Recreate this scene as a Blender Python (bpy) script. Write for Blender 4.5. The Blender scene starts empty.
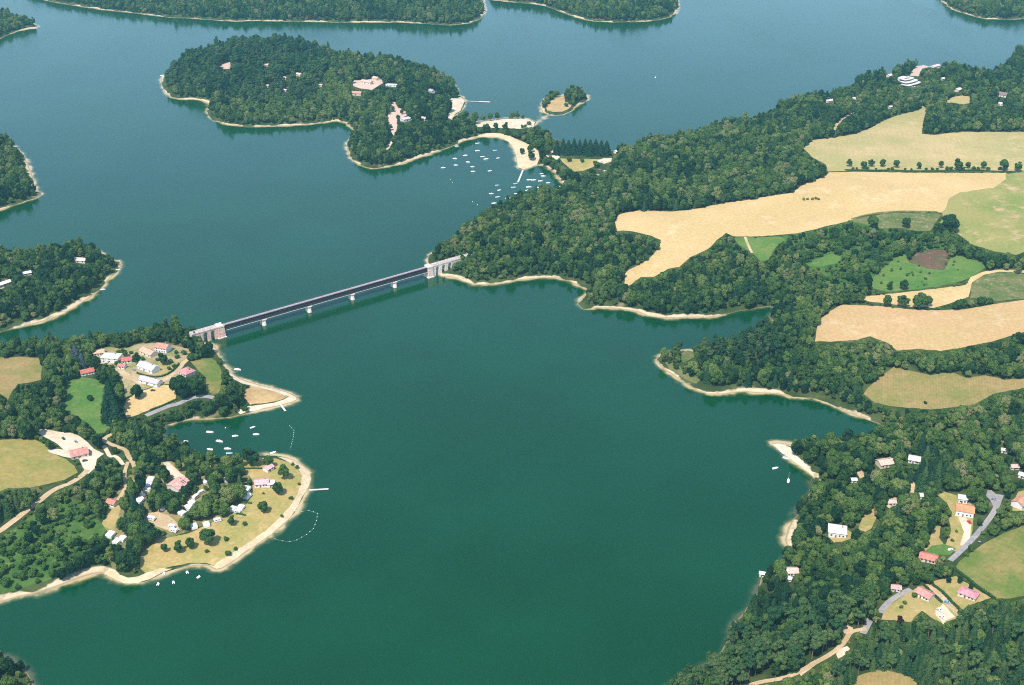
import bpy, math, random
import numpy as np
from mathutils import Vector, Matrix
from mathutils.geometry import delaunay_2d_cdt

random.seed(11)
RNG = np.random.default_rng(11)
SC = bpy.context.scene
COL = SC.collection
rad = math.radians

# ------------------------------------------------------------------ camera
W, H = 1024, 685
FPX = 1200.0
PITCH = rad(26.83)
CAMH = 547.0
cp, sp_ = math.cos(PITCH), math.sin(PITCH)


def rays(px, py):
    """unit-depth directions of picture points (world space)"""
    u = (np.asarray(px, float) - W / 2) / FPX
    v = (np.asarray(py, float) - H / 2) / FPX
    return u, cp - v * sp_, -sp_ - v * cp


def plane_pts(px, py, z=0.0):
    dx, dy, dz = rays(px, py)
    t = (z - CAMH) / dz
    return dx * t, dy * t


def to_px(x, y, z):
    """world point -> picture point and pixels per metre there"""
    x, y, z = (np.asarray(a, float) for a in (x, y, z))
    zz = z - CAMH
    dep = y * cp - zz * sp_
    up = y * sp_ + zz * cp
    return W / 2 + FPX * x / dep, H / 2 - FPX * up / dep, FPX / dep


def s_at(py):
    return 0.8926 * (py + 265.0) / CAMH


# ------------------------------------------------------------------ shorelines (traced outlines; a third value marks treetops that hide the bank)
LM = [  # island, isthmus and the whole eastern shore
    (161, 77), (162, 86), (165, 93), (172, 98), (182, 99.5), (193, 99.5), (203, 101), (210, 104), (206, 112), (212, 120), (228, 125), (250, 127), (276, 126), (306, 125),
    (322, 123), (336, 121), (345, 123), (351, 127), (356, 132), (351, 137), (347, 143), (347, 150), (350, 157), (355, 162.5), (363, 166.5),
    (374, 168.5), (388, 167), (402, 164), (422, 157), (443, 149.5), (463, 141.5), (479, 137), (490, 137), (500, 137.5), (509, 142), (514, 150), (516, 158), (518, 168),
    (523, 170), (530, 167.6), (537, 165), (544.6, 166), (552, 170), (556, 174), (559, 179), (562, 183), (566, 187), (566, 191), (558, 188, 1), (541, 190, 1), (518, 197, 1),
    (506, 203, 1), (492, 209, 1), (480, 217, 1), (467, 224, 1), (450, 235, 1), (437, 245, 1), (429, 255), (428, 260), (430, 267), (434, 273), (441, 276.5), (448, 276.7), (455, 277.7), (463, 281.5),
    (474, 285), (485, 285), (500, 284), (520, 280), (540, 278), (556, 277.5), (566, 280), (574, 283.5), (585, 288), (588, 292), (582, 298), (578, 304),
    (583, 309), (598, 308), (612, 308), (637, 311.5), (648, 316), (660, 318), (677, 318), (694, 317.5), (710, 317.3), (724, 315.5), (735, 312), (747, 309.5), (760, 308), (770, 306.5), (776, 309), (765, 325),
    (745, 338), (729, 335, 1), (712, 338, 1), (698, 342, 1), (682, 343, 1), (668, 345, 1), (658, 355), (656.5, 361), (661, 367), (668, 372), (684, 382.5), (698, 391), (708, 394.5), (720, 394.5), (734, 393), (746, 391.5), (757, 393), (770, 393.5),
    (781, 394.5), (793, 397), (804, 397.5), (816, 399), (827, 402.5), (836, 407), (845, 411), (857, 416), (870, 421), (880, 424.5), (888, 429), (880, 434), (868, 437), (850, 441), (839, 434, 1), (820, 436, 1),
    (809, 437, 1), (804, 446), (789, 444), (780, 442.5), (772, 443), (780, 451), (791, 459), (801, 466), (809, 473), (815, 478), (812, 482, 1), (806, 488, 1), (801, 496, 1), (797, 506, 1),
    (793, 519), (788, 528), (785, 540), (787, 547), (785, 553), (778, 557, 1), (770, 563, 1), (762, 575), (757, 584, 1), (750, 592, 1), (744, 602, 1), (737, 609, 1), (731, 614, 1), (727, 630, 1),
    (714, 652, 1), (693, 664, 1), (676, 671, 1), (661, 682, 1), (640, 700, 1), (600, 740), (560, 800), (1300, 800), (1300, 18), (1130, 22), (1060, 34, 1), (1024, 45, 1), (1013, 52, 1), (1004, 66, 1), (987, 73, 1), (971, 70, 1),
    (947, 66, 1), (923, 61, 1), (909, 64, 1), (885, 73, 1), (859, 79, 1), (844, 92, 1), (826, 94, 1), (806, 97, 1), (784, 102, 1), (769, 112, 1), (749, 118, 1), (712, 124, 1),
    (682, 136, 1), (650, 138, 1), (630, 146, 1), (612, 146, 1), (596, 148), (575, 145), (560, 141), (549, 137), (540, 132), (534, 127), (536, 122), (528, 118.5), (519, 118), (508, 117.8), (500, 118.5), (487, 120.5), (474, 122),
    (466, 121), (457, 121), (452, 120), (455, 115), (461, 111.5), (466, 102), (463, 97), (457, 95), (458, 84, 1), (452, 79, 1), (443, 74, 1), (426, 66, 1), (402, 62, 1),
    (371, 58, 1), (340, 53, 1), (322, 49, 1), (293, 42, 1), (260, 41, 1), (232, 42, 1), (206, 50, 1), (184, 58, 1), (170, 68, 1)]
L7 = [  # western peninsula with hamlet and campsite
    (-160, 380, 1), (-60, 352, 1), (0, 345, 1), (20, 340, 1), (60, 337, 1), (100, 333, 1), (130, 330, 1), (158, 324, 1), (180, 322, 1), (196, 328, 1), (205, 342), (214, 345), (219, 352), (221, 361),
    (226, 368), (233, 374), (241, 379), (250, 382), (262, 385.5), (275, 388.5), (286, 391.5), (294, 395), (298, 399), (294, 402), (286, 404), (278, 406), (266, 408.5), (252, 412), (240, 415),
    (230, 417), (217, 418), (205, 418.5), (192, 420), (180, 421.5), (170, 424), (163, 427), (160, 432), (168, 431, 1), (185, 440, 1), (196, 446, 1), (206, 450, 1),
    (215, 450, 1), (228, 451, 1), (240, 451, 1), (252, 450, 1), (262, 455), (271, 455.5), (279, 456), (287, 457.5), (295, 460.5), (303, 465), (309, 471), (311.5, 478.5), (309, 486), (304, 495),
    (295, 512), (288, 520), (281, 527), (272, 534), (262, 541), (252, 548), (243, 554.5), (233, 562), (222, 568.5), (216, 570), (208, 566), (197, 565.5), (187, 567), (176, 569), (163, 573),
    (150, 580), (138, 583.5), (124, 583.5), (118, 582), (112, 579), (107, 575), (102, 573), (93, 574), (85, 576), (77, 579), (66, 583), (56, 587), (43, 591), (30, 595), (18, 597), (9, 600), (-3, 603), (-60, 625), (-200, 690)]
L1 = [(-60, -28), (0, -12), (40, -1), (58, 3), (75, 5.5), (100, 9.5), (130, 12.5), (165, 17), (200, 19), (235, 21.5), (260, 20.8), (300, 21.5), (345, 22.3), (400, 22.3), (425, 23.5), (450, 25), (468, 23.5), (480, 18.5), (486, 11), (484, 3), (481, -12), (470, -40)]
L2 = [(480, -28), (484, -8), (489, -.5), (508, 2), (527, 3), (548, 6.5), (562, 12), (576, 17.5), (592, 21), (607, 22), (621, 22), (644, 21.5), (660, 19.5), (669, 17), (677, 13), (679, 7), (678, 0), (684, -20), (690, -40)]
L3 = [(915, -30), (930, -12), (943, 2), (952, 9.5), (968, 14.5), (985, 19), (1010, 19.5), (1040, 18), (1180, 5), (1250, -30)]
L4 = [(-200, 40), (-60, 14, 1), (0, 11, 1), (14, 14, 1), (25, 19, 1), (34, 24), (39, 26), (36, 28.5), (28, 29), (17, 31.5), (8, 35), (0, 38.5), (-60, 62), (-200, 90)]
L5 = [(-200, 140, 1), (-60, 128, 1), (0, 132, 1), (12, 139, 1), (24, 150, 1), (31, 166, 1), (36, 184, 1), (42, 194.5), (37, 198), (25, 201), (10, 206.5), (0, 210.5), (-60, 235), (-200, 280)]
L6 = [(-200, 250, 1), (-60, 252, 1), (0, 250, 1), (25, 247, 1), (60, 244, 1), (86, 243, 1), (100, 246, 1), (111, 254, 1), (119, 261), (121.5, 265), (117, 272), (108, 280.5), (101, 288), (95, 293), (88, 299), (80, 304), (65, 313.5), (56, 317), (45, 320.5), (33, 324), (20, 327.5), (0, 331.5), (-60, 350), (-200, 400)]
L8 = [(-200, 640), (-60, 642, 1), (0, 643, 1), (15, 651, 1), (28, 662, 1), (37, 680, 1), (42, 700, 1), (40, 760), (-200, 800)]
L10 = [(540, 108), (542, 102), (546, 98), (552, 95), (560, 92, 1), (570, 88, 1), (582, 90, 1), (588, 95), (590, 97), (586, 101), (579, 105), (571, 111), (563, 114.5), (556, 115.5), (549, 115), (543, 112.5)]
LANDS_PX = {'main': LM, 'west': L7, 'north': L1, 'north_mid': L2, 'north_east': L3, 'corner': L4, 'cape': L5, 'headland': L6, 'near': L8, 'islet': L10}
LAND_K = {'main': 1.0, 'west': 0.6, 'north': 1.4, 'north_mid': 1.2, 'north_east': 1.3, 'corner': 1.0, 'cape': 1.2, 'headland': 0.9, 'near': 1.0, 'islet': 0.5}


def resample(P, step_px=3.5, wob=0.5, seed=0):
    """closed outline -> evenly spaced, slightly irregular outline"""
    r = random.Random(seed)
    out = []
    n = len(P)
    for i in range(n):
        a, b = P[i], P[(i + 1) % n]
        L = math.hypot(b[0] - a[0], b[1] - a[1])
        k = max(1, min(40, int(L / step_px)))
        for j in range(k):
            t = j / k
            w = wob if j else 0.15
            out.append((a[0] + (b[0] - a[0]) * t + r.uniform(-w, w), a[1] + (b[1] - a[1]) * t + r.uniform(-w, w) * 0.5))
    return out


def shore_px(P):
    out = []
    for p in P:
        if len(p) == 3:
            out.append((p[0], p[1] + 8.5 * s_at(p[1]) * 0.9))
        else:
            out.append((p[0], p[1]))
    return out


LANDS = {}
for i, (k, P) in enumerate(LANDS_PX.items()):
    Q = np.array(resample(shore_px(P), 3.5, 0.45, i))
    x, y = plane_pts(Q[:, 0], Q[:, 1])
    LANDS[k] = np.stack([x, y], 1)
# the far and side lands run on beyond the frame
LANDS['north'] = np.vstack([LANDS['north'], [(-200, 9000), (-6000, 9000), (-4000, 4200)]])
LANDS['north_mid'] = np.vstack([LANDS['north_mid'], [(900, 9000), (-150, 9000)]])
LANDS['north_east'] = np.vstack([LANDS['north_east'], [(6000, 4500), (6000, 9000), (1500, 9000)]])


def pip(P, x, y):
    x = np.asarray(x, float)
    y = np.asarray(y, float)
    ins = np.zeros(x.shape, bool)
    bx0, by0 = P.min(0)
    bx1, by1 = P.max(0)
    m = (x >= bx0) & (x <= bx1) & (y >= by0) & (y <= by1)
    if not m.any():
        return ins
    xs, ys = x[m], y[m]
    c = np.zeros(xs.shape, bool)
    n = len(P)
    for i in range(n):
        x1, y1 = P[i]
        x2, y2 = P[(i + 1) % n]
        if y1 == y2:
            continue
        k = ((y1 > ys) != (y2 > ys)) & (xs < (x2 - x1) * (ys - y1) / (y2 - y1) + x1)
        c ^= k
    ins[m] = c
    return ins


def seg_dist(P, x, y):
    """distance to a closed outline"""
    A = P
    B = np.roll(P, -1, 0)
    d = B - A
    L2_ = (d ** 2).sum(1) + 1e-9
    out = np.full(x.shape, 1e9)
    CH = 4000
    for i in range(0, len(x), CH):
        px = x[i:i + CH, None] - A[None, :, 0]
        py = y[i:i + CH, None] - A[None, :, 1]
        t = np.clip((px * d[:, 0] + py * d[:, 1]) / L2_, 0, 1)
        dd = (px - t * d[:, 0]) ** 2 + (py - t * d[:, 1]) ** 2
        out[i:i + CH] = np.sqrt(dd.min(1))
    return out


def vnoise(x, y, sc, seed):
    """smooth value noise in -1..1"""
    x = np.asarray(x, float) / sc + 100 + seed * 7.31
    y = np.asarray(y, float) / sc + 100 + seed * 3.17
    xi, yi = np.floor(x).astype(np.int64), np.floor(y).astype(np.int64)
    fx, fy = x - xi, y - yi
    fx, fy = fx * fx * (3 - 2 * fx), fy * fy * (3 - 2 * fy)

    def h(a, b):
        v = np.sin(a * 127.1 + b * 311.7 + seed * 74.7) * 43758.5453
        return (v - np.floor(v)) * 2 - 1
    return (h(xi, yi) * (1 - fx) + h(xi + 1, yi) * fx) * (1 - fy) + (h(xi, yi + 1) * (1 - fx) + h(xi + 1, yi + 1) * fx) * fy


def shore_d(x, y):
    """signed distance to the nearest bank, positive on land; and the height factor of the land"""
    x = np.asarray(x, float)
    y = np.asarray(y, float)
    best = np.full(x.shape, 1e9)
    sign = np.full(x.shape, -1.0)
    kk = np.ones(x.shape)
    for n, P in LANDS.items():
        bx0, by0 = P.min(0) - 900
        bx1, by1 = P.max(0) + 900
        m = (x > bx0) & (x < bx1) & (y > by0) & (y < by1)
        if not m.any():
            continue
        d = seg_dist(P, x[m], y[m])
        i = pip(P, x[m], y[m])
        idx = np.where(m)[0]
        best[idx] = np.where(i, d, np.minimum(best[idx], d))
        sign[idx[i]] = 1.0
        kk[idx[i]] = LAND_K[n]
    return best * sign, kk


def height_from(d, kk, x, y):
    dd = np.maximum(d, 0)
    bank = np.minimum(dd * 0.24, 2.4)
    far = np.maximum(dd - 9, 0)
    rise = 26 * kk * (1 - np.exp(-far / 190.0))
    n = vnoise(x, y, 130, 1) * 3.0 + vnoise(x, y, 47, 2) * 1.0
    h = bank + rise + n * np.clip(far / 60, 0, 1)
    return np.where(d > 0, np.maximum(h, 0.05), 0.0)


# height grid for quick look-ups
GX0, GX1, GY0, GY1, GS = -1750.0, 2100.0, 380.0, 3900.0, 10.0
gx = np.arange(GX0, GX1 + 1, GS)
gy = np.arange(GY0, GY1 + 1, GS)
MX, MY = np.meshgrid(gx, gy)
_d, _k = shore_d(MX.ravel(), MY.ravel())
GD = _d.reshape(MX.shape)
GH = height_from(_d, _k, MX.ravel(), MY.ravel()).reshape(MX.shape)


def gsample(G, x, y):
    x = np.clip((np.asarray(x, float) - GX0) / GS, 0, len(gx) - 1.001)
    y = np.clip((np.asarray(y, float) - GY0) / GS, 0, len(gy) - 1.001)
    xi, yi = x.astype(int), y.astype(int)
    fx, fy = x - xi, y - yi
    return (G[yi, xi] * (1 - fx) + G[yi, xi + 1] * fx) * (1 - fy) + (G[yi + 1, xi] * (1 - fx) + G[yi + 1, xi + 1] * fx) * fy


def hgt(x, y):
    return gsample(GH, x, y)


def pix(px, py):
    """picture points -> points on the terrain (arrays)"""
    px = np.atleast_1d(np.asarray(px, float))
    py = np.atleast_1d(np.asarray(py, float))
    dx, dy, dz = rays(px, py)
    X, Y = plane_pts(px, py, 0.0)
    done = np.zeros(px.shape, bool)
    Z = np.zeros(px.shape)
    for z in np.arange(60, 0, -0.5):
        t = (z - CAMH) / dz
        x, y = dx * t, dy * t
        hit = (~done) & (hgt(x, y) >= z)
        X[hit], Y[hit], Z[hit] = x[hit], y[hit], z
        done |= hit
    return X, Y, np.where(done, Z, 0.0)


def pix1(px, py):
    x, y, z = pix([px], [py])
    return float(x[0]), float(y[0]), float(hgt(x, y)[0])

# ------------------------------------------------------------------ land cover (traced outlines)
COVER = []   # name, kind-of-material, label, outline in picture points


def cover(name, mat, label, P, smooth=True):
    COVER.append((name, mat, label, P))


cover('scrubland', 'scrub', 'green scrub and rough grass between the big tan field and the meadow', [tuple(q) for q in ((781, 236), (808, 232), (832, 226), (851, 222), (868, 225), (900, 230), (926, 233), (940, 232), (950, 240), (944, 249), (913, 251), (894, 258), (875, 274), (868, 288), (860, 300), (848, 303), (838, 296), (818, 286), (802, 266), (788, 250))])
cover('meadow', 'meadow_tan', 'pale tan-green mown meadow below the white terraced house', [(803, 148), (813, 140), (832, 138), (856, 134), (870, 128), (882, 121.5), (899, 115), (912, 112), (919, 110), (922, 105.5), (926.5, 109), (923, 122), (922, 134), (935, 135), (950, 133), (966, 132), (1024, 132), (1180, 132), (1180, 171), (1024, 171), (987, 170.5), (923, 171.5), (858, 170.5), (828, 171.5), (826, 165), (812, 157)])
cover('wheat_field', 'stubble', 'large pale tan harvested field curving round the wood', [(791, 193), (747.5, 200), (725, 203), (700.6, 208), (685, 210.5), (672.5, 211.6), (655, 211), (640, 210.5), (628, 212), (618.6, 215), (615, 222), (617.4, 231), (628, 231), (640, 233), (652, 236), (661, 240), (659, 248), (650, 258), (637, 266), (625, 272), (624.5, 288), (632, 284), (641, 277), (654, 277), (668, 269), (679.5, 267), (691, 257), (700, 253), (710, 248), (717, 240), (726, 233), (733, 236.5), (759, 236.5), (781, 235), (800, 233), (808.6, 231), (832, 225), (851.5, 220.5), (863, 216), (880, 213.5), (899, 212), (937, 212.5), (944, 213), (947, 211), (951.5, 199), (961, 194), (994, 189.5), (1009, 180), (1006, 173), (923, 173), (858, 172), (829, 172.5), (826, 176), (816, 180), (804, 184)])
cover('meadow', 'meadow_green', 'light green meadow with bare tan patches beside the hedge', [(1005, 174), (1024, 172), (1180, 173), (1180, 262), (1024, 252), (1016, 255), (994, 251.5), (970.6, 244), (957.5, 233.6), (952, 228), (944, 231), (936, 228), (943, 219), (942, 212), (945, 209.5), (949.5, 198), (960, 192.5), (993, 188), (1006, 179)])
cover('rough_pasture', 'scrubgrass', 'scrubby brown-green strip with white stones below the big tan field', [(851, 221), (863, 217), (880, 214.5), (899, 213), (937, 213.5), (943, 214), (936, 222), (930, 231), (915, 231), (900, 228), (880, 228), (866, 225)])
cover('meadow', 'lush', 'bright green meadow round a bare brown patch', [(875, 275), (894, 258.6), (905, 254), (909, 262), (929, 269), (944, 270.5), (952, 256), (961, 256), (972, 260), (982.5, 263), (985, 268), (970.6, 278), (956, 282.5), (935, 287), (913, 290), (887, 292), (870.5, 288)])
cover('heath', 'heath', 'bare purplish brown patch inside the bright green meadow', [(909, 261.5), (916, 253.5), (930, 250.5), (944, 249.5), (951.5, 255), (948, 263), (944, 270), (928, 269)])
cover('stubble_strip', 'stubble', 'narrow tan strip curving up into a sandy track', [(862, 297), (885, 294.5), (913, 291.5), (947, 287.5), (966, 285), (970.6, 277.5), (982.5, 272), (999, 269.5), (1024, 270.5), (1180, 268), (1180, 271), (1024, 273), (999, 272), (984, 275), (972, 282.5), (968.5, 297), (955, 302), (932.5, 308.5), (928, 307), (909, 307), (885, 303.5), (862, 301)])
cover('rough_pasture', 'scrubgrass', 'dark green rough pasture right of the sandy track', [(971.5, 283.5), (985, 274.5), (999, 272.5), (1024, 274), (1180, 272), (1180, 290), (1024, 299), (997, 301), (982.5, 299.5), (970, 298)])
cover('wheat_field', 'stubble_pink', 'pinkish tan harvested field between two wooded belts', [(841.6, 305), (877, 306), (909.5, 309.5), (936, 310.5), (964, 309.5), (997, 304), (1024, 300), (1180, 282), (1180, 332), (1024, 332), (1010, 336), (993, 341.6), (975, 345), (962, 348), (940, 351), (916, 349), (897, 351), (889, 344), (881, 340.5), (870, 336.5), (857, 340), (835, 341.6), (815, 341.6), (816.4, 331), (818.6, 321), (830.7, 311)])
cover('meadow', 'meadow_brown', 'brownish green hay meadow tucked below a belt of trees', [(894, 367), (905, 370), (931, 375.5), (942, 373.5), (953, 373), (966, 378), (986, 375.5), (1004, 380), (1024, 379), (1180, 376), (1180, 392), (1024, 388), (993, 394), (975, 404), (950, 408), (931, 409.5), (894, 407), (874.5, 403), (863.5, 394), (868, 388), (879, 378)])
cover('meadow', 'meadow_mix', 'green and tan meadow beside the grey lane', [(956, 567), (959.5, 561.5), (981.5, 545), (1004, 533), (1024, 526.5), (1180, 505), (1180, 620), (1024, 596), (1010, 598.5), (995, 599), (978.5, 588), (959.5, 573.5)])
cover('lawn', 'lawn_dry', 'dry lawn round three red roofed bungalows', [(883, 614), (884, 609), (896, 601), (909, 592), (923.5, 585), (936, 580.5), (956, 576.5), (974, 588), (991, 598), (980.6, 602), (967, 606), (961, 612), (958, 618), (942.5, 623.6), (930, 617), (922, 611), (916, 616), (911, 622.5), (894, 620.4), (881, 620)])
cover('yard', 'sand', 'pale gravel yard beside the bungalow', [(935, 611), (940, 607), (943, 604), (946, 607), (950, 612), (955, 617), (950, 619), (946, 621), (943, 625), (940, 619), (936, 616)])
cover('yard', 'path_tan', 'gravel drive between two clipped hedges', [(924, 585), (929, 583.5), (946, 596), (958, 609), (962, 616), (956, 614), (942, 601), (930, 592)])
cover('clearing', 'meadow_brown', 'tan clearing with bare sandy edges inside the dark plantation', [(858, 676), (868, 673), (881, 669.5), (900, 674), (915, 677.5), (918, 682), (912, 692), (850, 694)])
cover('garden', 'lawn_dry', 'dry garden round the orange roofed house', [(936, 494), (943.5, 492), (951, 494), (958.7, 496), (974, 506), (973, 522), (971, 540), (962.5, 548), (955, 552), (945, 546), (951, 531), (949, 520), (951, 512), (947, 503)])
cover('garden', 'lawn_dry', 'dry sloping garden strip left of the drive', [(922, 551), (928, 543), (933, 529), (937, 521.5), (941, 526), (939, 538), (944, 545), (936, 552)])
cover('garden', 'lush', 'bright green kitchen garden in rows below the orange roofed house', [(924, 552), (932, 546), (944, 544), (956, 549), (950, 555), (940, 555), (928, 555)])
cover('drive', 'sand', 'white sandy drive in front of the orange roofed house', [(958, 517), (966, 518), (971, 524), (970, 538), (964, 546), (960, 545), (964, 532), (961, 524)])
cover('garden', 'lawn_dry', 'small dry garden at the edge of the lane', [(1012, 511), (1014, 500), (1018, 492), (1030, 489), (1080, 492), (1080, 508), (1024, 511)])
cover('clearing', 'lawn_dry', 'small dry clearing among trees on the eastern slope', [(858, 530), (862, 519), (868, 507), (873, 508), (876.5, 518), (872, 528), (866, 532)])
cover('yard', 'lawn_dry', 'yard beside the white barn in the woods', [(829, 538), (836, 534), (846, 529), (852, 533), (851, 539), (842, 542), (834, 543)])
cover('clearing', 'path_tan', 'narrow sandy strip running down between trees', [(911.5, 476), (916, 476), (915, 486), (913.5, 497), (910, 496), (911, 486)])
cover('clearing', 'path_tan', 'small sandy opening among trees above the barn', [(858, 468), (863, 468), (864, 477), (860, 479), (857, 474)])
cover('clearing', 'path_tan', 'small sandy opening beside the pink roofed cabin', [(886, 506), (894, 494), (897, 496), (896, 504), (889, 509)])
cover('clearing', 'sand', 'sandy opening at the bend of the dirt path', [(836, 654), (840, 649), (847, 646), (850, 649), (845, 655), (838, 659)])
cover('clearing', 'path_tan', 'ochre opening where the dirt path meets the lane', [(840, 630), (846, 625), (853, 628), (852, 633), (844, 634)])
cover('clearing', 'sand', 'sandy verge of the dirt path under tall pines', [(798, 672), (806, 666), (815, 660), (817, 664), (808, 671), (801, 676)])
cover('parking', 'asphalt_pale', 'pale gravel car park at the head of the lane', [(986, 496), (988, 489.5), (991, 490), (996, 494), (1004, 495.5), (1002, 500), (999, 505), (993, 506), (990, 500)])
cover('beach', 'sand', 'small white sandy spit beside a moored sailing boat', [(773, 443.8), (781, 444.5), (790, 448), (795, 455), (803, 462), (809, 468), (815, 477.5), (807, 471), (796, 463.5), (786, 456), (779, 450)])
cover('clearing', 'scrubgrass', 'small rough grass opening on the wooded point', [(681, 352), (688, 350), (694, 352), (695, 356), (689, 360), (683, 363), (681, 358)])
cover('bank_pasture', 'scrubgrass', 'rough grass along the bank of the wooded point', [(662, 357), (670, 362), (682, 368), (690, 364), (704, 368), (706, 376), (696, 384), (684, 379), (670, 370)])
cover('grass_strip', 'lush', 'green grass strip with a dirt track below the big tan field', [(734, 238), (759, 237.5), (781, 236.5), (785, 240), (776, 247), (768, 260), (761, 262), (754, 254), (740, 246)])
cover('grass_strip', 'lush', 'small green glade within the scrub', [(806, 266), (818, 258), (832, 254), (842, 257), (838, 263), (820, 267)])
# western peninsula
cover('campsite', 'camp_wood', 'shaded mix of grass and bare ground under the campsite trees', [(100, 545), (104, 522), (112, 500), (122, 486), (136, 466), (150, 462), (170, 456), (190, 458), (206, 458), (230, 458), (246, 462), (250, 480), (250, 495), (246, 505), (232, 513), (218, 520), (196, 528), (176, 536), (158, 542), (146, 550), (138, 560), (140, 568), (120, 571), (112, 568), (108, 556)])
cover('wheat_field', 'meadow_brown', 'brown cut field at the edge of the western peninsula', [(-120, 362), (0, 358), (20, 357), (38.5, 358), (42, 367), (41, 380), (28, 383), (19, 384), (13, 390), (8, 400), (0, 394), (-120, 408)])
cover('lawn', 'lush', 'bright green lawn below the small red roofed shed', [(68, 382), (79, 377), (93, 379), (104, 381), (108, 387), (105, 400), (106, 412), (110, 426), (104, 433), (97, 434), (89, 424), (76, 416), (65, 410)])
cover('meadow', 'meadow_ochre', 'ochre green meadow left of the salmon roofed farmhouse', [(-120, 446), (0, 440), (20, 439), (35, 440), (46, 445), (50, 453), (66, 459), (74, 466), (78, 473), (64, 480), (44, 485), (30, 488), (9, 488), (0, 492), (-120, 520)])
cover('yard', 'sand', 'white bare sandy yard round the salmon roofed farmhouse', [(34, 431), (46, 429), (58, 432), (70, 433), (79, 436), (88, 443), (94, 449), (104, 454), (97, 459), (95, 468), (88, 474), (83, 468), (79, 459), (68, 458), (50, 453), (47, 450), (58, 449), (64, 450), (56, 443), (44, 437)])
cover('yard', 'hamlet', 'dry ground round the hamlet of pale houses', [(95, 351), (107, 347), (122, 349), (138, 344), (152, 343), (172, 345), (188, 349), (192, 354), (184, 362), (180, 368), (186, 374), (178, 378), (175, 384), (166, 384), (152, 387), (140, 391), (126, 398), (124, 385), (119, 374), (112, 368), (100, 364)])
cover('lawn', 'lawn_dry', 'small lawn ringed by a hedge beside the pale lilac house', [(160, 361), (168, 358), (177, 361), (178, 366), (170, 373), (158, 376), (144, 375), (150, 371), (158, 368)])
cover('wheat_field', 'stubble', 'tan paddock below the long low house', [(121, 417), (123, 408), (127, 399), (140, 392), (152, 388), (164, 385), (173, 387), (176, 393), (176, 401), (165, 405), (149.5, 410), (138, 415), (128, 418)])
cover('lawn', 'meadow_mix', 'green lawn right of the pink roofed house', [(190, 361), (200, 359), (211, 358), (218, 363), (221, 370), (222, 378), (220, 392), (213, 394), (206, 391), (206, 378), (198, 370)])
cover('heath', 'heath_tan', 'flat bare tan ground on the pointed beach', [(244, 398), (246, 390), (252, 385), (262, 387), (276, 391.5), (288, 397), (282, 400), (272, 402), (260, 404), (250, 405)])
cover('meadow', 'camp', 'dry tan grass of the lakeside campsite', [(239, 462), (252, 458), (276, 458.5), (294, 464), (303, 473), (303, 484), (296, 498), (290, 508), (280, 519), (268, 530), (250, 543), (236, 552), (225, 560), (216, 566), (206, 563), (192, 563), (178, 565), (163, 569), (146, 574), (140, 568), (140, 556), (147, 549), (160, 540), (173, 537), (188, 534), (200, 528), (222, 518), (236, 512), (248, 503), (253, 492), (252, 480), (246, 472)])
cover('beach', 'beach', 'pale sand beach along the campsite point', [(277, 456.3), (287, 458), (295, 461), (303, 465.5), (309, 471.5), (311, 478.5), (308.5, 486), (303.5, 495), (294.5, 511.5), (287, 520), (280, 527), (271, 534), (261, 541), (251, 547.5), (242, 554), (232, 561.5), (222, 567.5), (216, 569), (214, 566), (224, 559), (236, 551), (250, 542), (266, 531), (279, 519), (289, 508), (296, 497), (301, 485), (302, 476), (299, 469), (290, 463)])
cover('beach', 'beach', 'pale sand beach in the small cove below the campsite', [(104, 573), (112, 578), (118, 581), (126, 582.8), (138, 582.8), (150, 579.3), (163, 572.3), (172, 569), (160, 568.5), (148, 573), (138, 577), (128, 578), (120, 575), (112, 571)])
cover('beach', 'sand', 'pale sand rim of the pointed beach below the hamlet', [(226, 370), (233, 375), (241, 380), (250, 383), (262, 386.3), (275, 389.3), (286, 392.3), (294, 396), (297, 399), (293, 401.5), (285, 403.3), (277, 405.3), (265, 407.8), (252, 411), (240, 414), (236, 411), (248, 406.5), (262, 405), (274, 403), (284, 400), (289, 397.3), (280, 393.5), (266, 389), (252, 386), (242, 383.5), (234, 379.5)])
cover('yard', 'sand', 'sandy campsite lane between hedges of trees', [(160, 459), (166, 460), (174, 467), (181, 474), (190, 478), (188, 488), (180, 493), (172, 488), (173, 478), (168, 470)])
cover('yard', 'path_tan', 'sandy turning place among white caravans', [(143, 516), (150, 513), (158, 512), (168, 515), (176, 522), (180, 530), (170, 531), (160, 528), (150, 524), (144, 521)])
cover('lawn', 'lawn_dry', 'small grassy pitch beside the red and white cabin', [(101, 526), (106, 512), (112, 506), (118, 502), (121, 509), (117, 520), (114, 530), (106, 528)])
cover('scrubland', 'scrub', 'bright green weedy slope above the western bank', [(-120, 590), (0, 537), (18, 526), (32, 516), (44, 508), (58, 504), (70, 498), (82, 503), (92, 512), (100, 522), (108, 532), (117, 540), (114, 552), (100, 562), (86, 566), (70, 571), (50, 580), (30, 586), (10, 592), (0, 594), (-120, 640)])
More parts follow.
